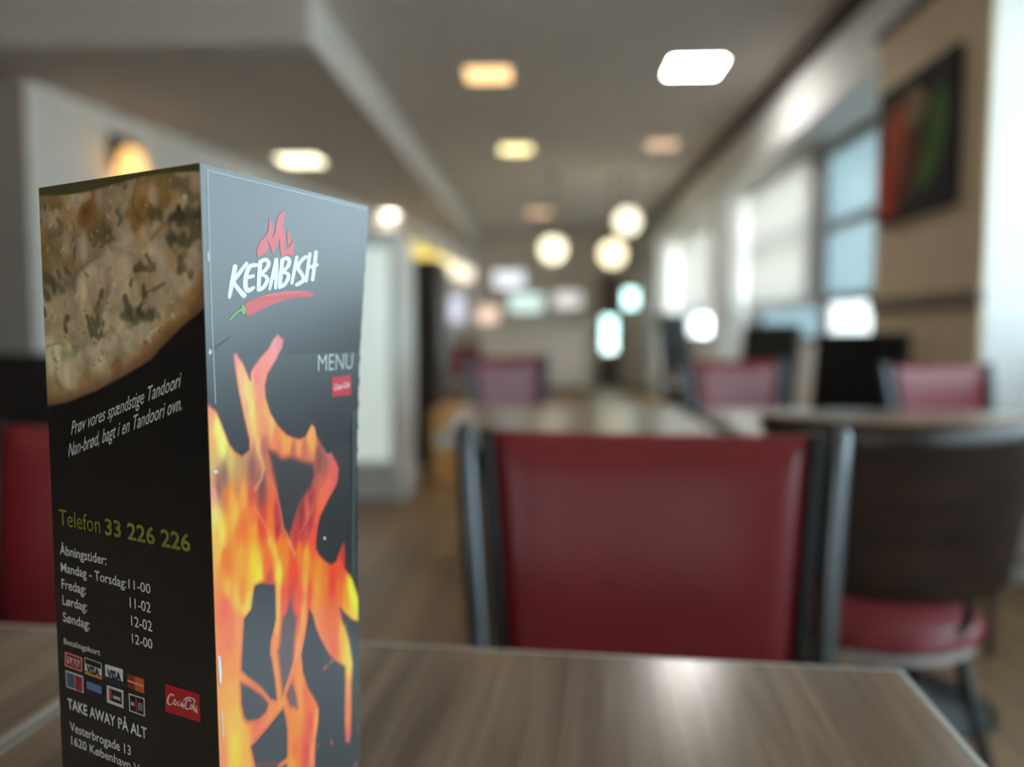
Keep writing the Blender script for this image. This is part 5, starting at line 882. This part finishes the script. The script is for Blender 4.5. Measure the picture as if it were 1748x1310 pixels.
for u, v, rx, ry, col in ART['spark']:
    d = np.sqrt(((U - u) / rx) ** 2 + ((V - v) / ry) ** 2)
    over(F, col, (0.85 * (1 - smooth(0.3, 1.25, d))).astype(np.float32))
# left: bread photograph above black
Lf = np.empty(U.shape + (3,), np.float32); Lf[:] = (7, 7, 8)
dough = idw(ART['dcol'], U, V, 0.9, 2.0, 2.0)
def vnoise(nx_, ny_, seed):
    r_ = np.random.RandomState(seed).rand(ny_ + 2, nx_ + 2).astype(np.float32)
    gx = U / 105 * nx_; gy = V / 297 * ny_
    ix = np.minimum(gx.astype(int), nx_); iy = np.minimum(gy.astype(int), ny_); fx = gx - ix; fy = gy - iy
    fx = fx * fx * (3 - 2 * fx); fy = fy * fy * (3 - 2 * fy)
    return (r_[iy, ix] * (1 - fx) + r_[iy, ix + 1] * fx) * (1 - fy) + (r_[iy + 1, ix] * (1 - fx) + r_[iy + 1, ix + 1] * fx) * fy
wob = (vnoise(40, 112, 5) - 0.5) * 2.2 + (vnoise(22, 60, 6) - 0.5) * 1.6
wu, wv = (vnoise(9, 26, 7) - 0.5) * 9, (vnoise(9, 26, 8) - 0.5) * 9
fold = np.abs(np.sin((U * 0.75 + V * 0.5 + wu * 2.2 + wv * 2.0) * 0.16))
dough *= (0.93 + 0.13 * fold)[..., None]
dough *= np.array((1.03, 0.985, 0.93), np.float32)
for pl, r, col, al in ART['dst']:
    stroke(dough, U, V, pl, r * 1.2, col, al * 0.78, 0.85, wob * 0.6)
fl = np.random.RandomState(11)
for k in range(150):
    u0, v0 = fl.uniform(2, 103), fl.uniform(190, 293)
    an, ln, rr = fl.uniform(0, 3.14), fl.uniform(0.4, 2.6), fl.uniform(0.22, 0.7)
    dark_ = fl.rand() < 0.6
    cc = (86, 78, 50) if dark_ else (205, 192, 168)
    stroke(dough, U, V, [(u0, v0), (u0 + ln * math.cos(an), v0 + ln * math.sin(an))], rr, cc, fl.uniform(0.25, 0.6), 0.9, wob * 0.6)
nz_ = (vnoise(14, 40, 1) - 0.5) * 0.16 + (vnoise(34, 96, 2) - 0.5) * 0.14
dough *= (1 + nz_)[..., None]
sd = sdf(ART['dough'], U, V)
over(dough, (96, 66, 42), (0.75 * (1 - smooth(0.0, 7.0, -sd))).astype(np.float32))
a = (1 - smooth(-1.2, 0.8, sd)).astype(np.float32)
DOUGH_GAIN = 1.22
Lf += (np.clip(dough * DOUGH_GAIN, 0, 255) - Lf) * a[..., None]
over(Lf, (84, 78, 40), (smooth(293.2, 294.4, V + 1.4 * np.sin(U * 0.06))).astype(np.float32))

def to_lin(img):
    x = np.clip(img, 0, 255) / 255.0
    return np.where(x <= 0.04045, x / 12.92, ((x + 0.055) / 1.055) ** 2.4)

def print_material(name):
    m = bpy.data.materials.new(name); m.use_nodes = True
    nt = m.node_tree; b = nt.nodes['Principled BSDF']
    at = nt.nodes.new('ShaderNodeAttribute'); at.attribute_name = 'ink'
    nt.links.new(at.outputs['Color'], b.inputs['Base Color'])
    tc = nt.nodes.new('ShaderNodeTexCoord'); n = nt.nodes.new('ShaderNodeTexNoise'); n.inputs['Scale'].default_value = 22
    nt.links.new(tc.outputs['Object'], n.inputs['Vector'])
    mr = nt.nodes.new('ShaderNodeMapRange'); mr.inputs['To Min'].default_value = 0.26; mr.inputs['To Max'].default_value = 0.36
    nt.links.new(n.outputs['Fac'], mr.inputs['Value']); nt.links.new(mr.outputs['Result'], b.inputs['Roughness'])
    b.inputs['Specular IOR Level'].default_value = 0.5
    b.inputs['Coat Weight'].default_value = 1.0; b.inputs['Coat Roughness'].default_value = 0.34
    return m
M['print'] = print_material('glossy_printed_card')
M['card'] = mat('black_card', (20, 20, 21), 0.4, 0.5)

def panel(name, fn, img, parent, serr=False):
    nu, nv = img.shape[1] - 1, img.shape[0] - 1
    v = np.empty((nv + 1, nu + 1, 3), np.float64)
    for j in range(nv + 1):
        vv = 297.0 * j / nv
        p0 = np.array(fn(0, vv)); p1 = np.array(fn(105.0, vv))
        ex = 0.0
        if serr:
            ex = 0.85 * max(0.0, math.sin(vv / 11.5 * 2 * math.pi)) * (1.0 if 120 < vv < 232 else 0.35)
        tt = np.linspace(0, 1, nu + 1) ; tt = tt + (ex / 105.0) * (np.clip((tt - 0.985) / 0.015, 0, 1))
        v[j] = p0 + (p1 - p0) * tt[:, None]
    verts = v.reshape(-1, 3)
    j, i = np.meshgrid(np.arange(nv), np.arange(nu), indexing='ij')
    q = (j * (nu + 1) + i).ravel()
    faces = np.stack([q, q + 1, q + nu + 2, q + nu + 1], 1)
    # inner sheet and rim give the card its thickness
    k = len(verts); inner = []; rows = 24
    for r in range(rows + 1):
        for u in (0.6, 104.4):
            inner.append(fn(u, 297.0 * r / rows, -0.0006))
    fi = [(k + 2 * r + 1, k + 2 * r, k + 2 * r + 2, k + 2 * r + 3) for r in range(rows)]
    fi += [(nv * (nu + 1), nv * (nu + 1) + nu, k + 2 * rows + 1, k + 2 * rows), (nu, 0, k, k + 1)]
    me = bpy.data.meshes.new(name)
    me.from_pydata(np.vstack([verts, np.array(inner)]).tolist(), [], faces.tolist() + fi)
    at = me.attributes.new('ink', 'FLOAT_COLOR', 'POINT')
    c = np.ones((k + len(inner), 4), np.float32); c[:k, :3] = to_lin(img).reshape(-1, 3); c[k:, :3] = 0.02
    at.data.foreach_set('color', c.ravel())
    me.polygons.foreach_set('use_smooth', [False] * len(me.polygons))
    me.materials.append(M['print']); me.update()
    o = bpy.data.objects.new(name, me); COL.objects.link(o); o.parent = parent
    return o
box = thing('menu_box', 'tall printed cardboard menu box with flames and bread standing on the table', 'menu')
p_front = panel('front_panel', front, F, box, True)
p_front['label'] = 'dark panel printed with orange flames'
p_left = panel('side_panel', left, Lf, box)
p_left['label'] = 'black panel with a photo of bread and opening hours'
for nm, A_, B_ in (('back_panel', Rz, Bz), ('back_panel', Bz, Lz)):
    mb = MB(); vs = []
    for r in range(13):
        for u, off in ((0, 0), (105, 0), (105, -0.0006), (0, -0.0006)):
            vs.append(surf(A_, B_, u, 297.0 * r / 12, off))
    fs = []
    for r in range(12):
        for c_ in range(4):
            fs.append((4 * r + c_, 4 * r + (c_ + 1) % 4, 4 * r + 4 + (c_ + 1) % 4, 4 * r + 4 + c_))
    fs += [(3, 2, 1, 0), (48, 49, 50, 51)]
    mb.add(vs, fs).build(nm, M['card'], box)

# flat print lying on the panels (lettering and marks)
INK = {}
def ink(rgb):
    if rgb not in INK:
        INK[rgb] = mat('ink_%d_%d_%d' % rgb, rgb, 0.34, 0.5, var=0.02, coat=0.6, coat_rough=0.3)
    return INK[rgb]
def flat(name, polys, fn, rgb, parent, off=0.00012):
    bm = bmesh.new()
    for poly in polys:
        vs = [bm.verts.new(fn(u, v, off)) for u, v in poly]
        try:
            bm.faces.new(vs)
        except ValueError:
            pass
    bm.normal_update()
    bmesh.ops.triangulate(bm, faces=bm.faces[:], ngon_method='EAR_CLIP')
    me = bpy.data.meshes.new(name); bm.to_mesh(me); bm.free()
    me.materials.append(ink(tuple(rgb)))
    o = bpy.data.objects.new(name, me); COL.objects.link(o); o.parent = parent
    return o

DG = {}
def text_mesh(s, weight):
    cu = bpy.data.curves.new('txt', 'FONT'); cu.body = s; cu.size = 1.0; cu.resolution_u = 3; cu.offset = weight
    o = bpy.data.objects.new('txt', cu); COL.objects.link(o)
    dg = bpy.context.evaluated_depsgraph_get(); dg.update()
    ev = o.evaluated_get(dg); me = ev.to_mesh()
    v = [tuple(p.co) for p in me.vertices]; f = [tuple(p.vertices) for p in me.polygons]
    ev.to_mesh_clear(); bpy.data.objects.remove(o); bpy.data.curves.remove(cu)
    return v, f
CAPH = max(p[1] for p in text_mesh('H', 0.0)[0])
def lettering(spec, fn, rgb, weight, parent, name='lettering', off=0.00014):
    s, u0, v0, u1, v1, cap, kind, shear = spec
    v, f = text_mesh(s, weight)
    xs = [p[0] for p in v]; x0, x1 = min(xs), max(xs)
    L_ = math.hypot(u1 - u0, v1 - v0); dx, dy = (u1 - u0) / L_, (v1 - v0) / L_
    out = []
    for x, y, _ in v:
        h = y / CAPH * cap
        t = (x - x0) / (x1 - x0) * L_ + h * shear
        out.append(fn(u0 + t * dx - h * dy, v0 + t * dy + h * dx, off))
    me = bpy.data.meshes.new(name); me.from_pydata(out, [], f); me.materials.append(ink(tuple(rgb)))
    o = bpy.data.objects.new(name, me); COL.objects.link(o); o.parent = parent
    return o
STY = {'olive': ((150, 146, 48), -0.006), 'oliveb': ((128, 134, 48), 0.022), 'w': ((226, 224, 214), 0.006), 'wb': ((230, 228, 218), 0.016),
       's': ((216, 214, 200), 0.004), 'm': ((206, 216, 208), -0.012), 'red': ((150, 34, 40), 0.02), 'ink': ((20, 22, 40), 0.03)}
for sp in ART['ltext']:
    lettering(sp, left, STY[sp[6]][0], STY[sp[6]][1], p_left)
for card in ART['cards']:
    base = None
    for k, (poly, rgb) in enumerate(card):
        flat('payment_mark', [poly], left, tuple(rgb), p_left, 0.00012 + 0.00006 * k)
for sp in ART['ctext']:
    lettering(sp, left, STY[sp[6]][0], STY[sp[6]][1], p_left, 'payment_mark_lettering', 0.00034)
flat('red_sign_print', [ART['red']], left, (188, 22, 30), p_left)
flat('script_lettering', ART['script'], left, (226, 214, 206), p_left, 0.0002)
flat('brush_lettering', ART['brush'], front, (232, 238, 236), p_front)
flat('flame_emblem', [ART['logo1'], ART['logo2']], front, (214, 40, 46), p_front)
flat('chili_print', [ART['chili']], front, (210, 38, 44), p_front)
flat('chili_stem_print', [ART['cap'], ART['stem']], front, (96, 168, 72), p_front, 0.00016)
for sp in ART['ftext']:
    lettering(sp, front, STY[sp[6]][0], STY[sp[6]][1], p_front)
flat('red_sign_print', [ART['sq']], front, (206, 34, 52), p_front)
for sp in ART['fs']:
    lettering(sp, front, (240, 214, 214), 0.02, p_front, 'script_lettering', 0.0002)
flat('border_line', ART['border'], front, (150, 166, 164), p_front)
flat('border_line', ART['rim'], front, (70, 86, 76), p_front)
for ch_ in ART['chip']:
    flat('worn_chip', [ch_], front, (226, 226, 226), p_front, 0.0002)
flat('crease_mark', [ART['crease']], front, (22, 30, 30), p_front)
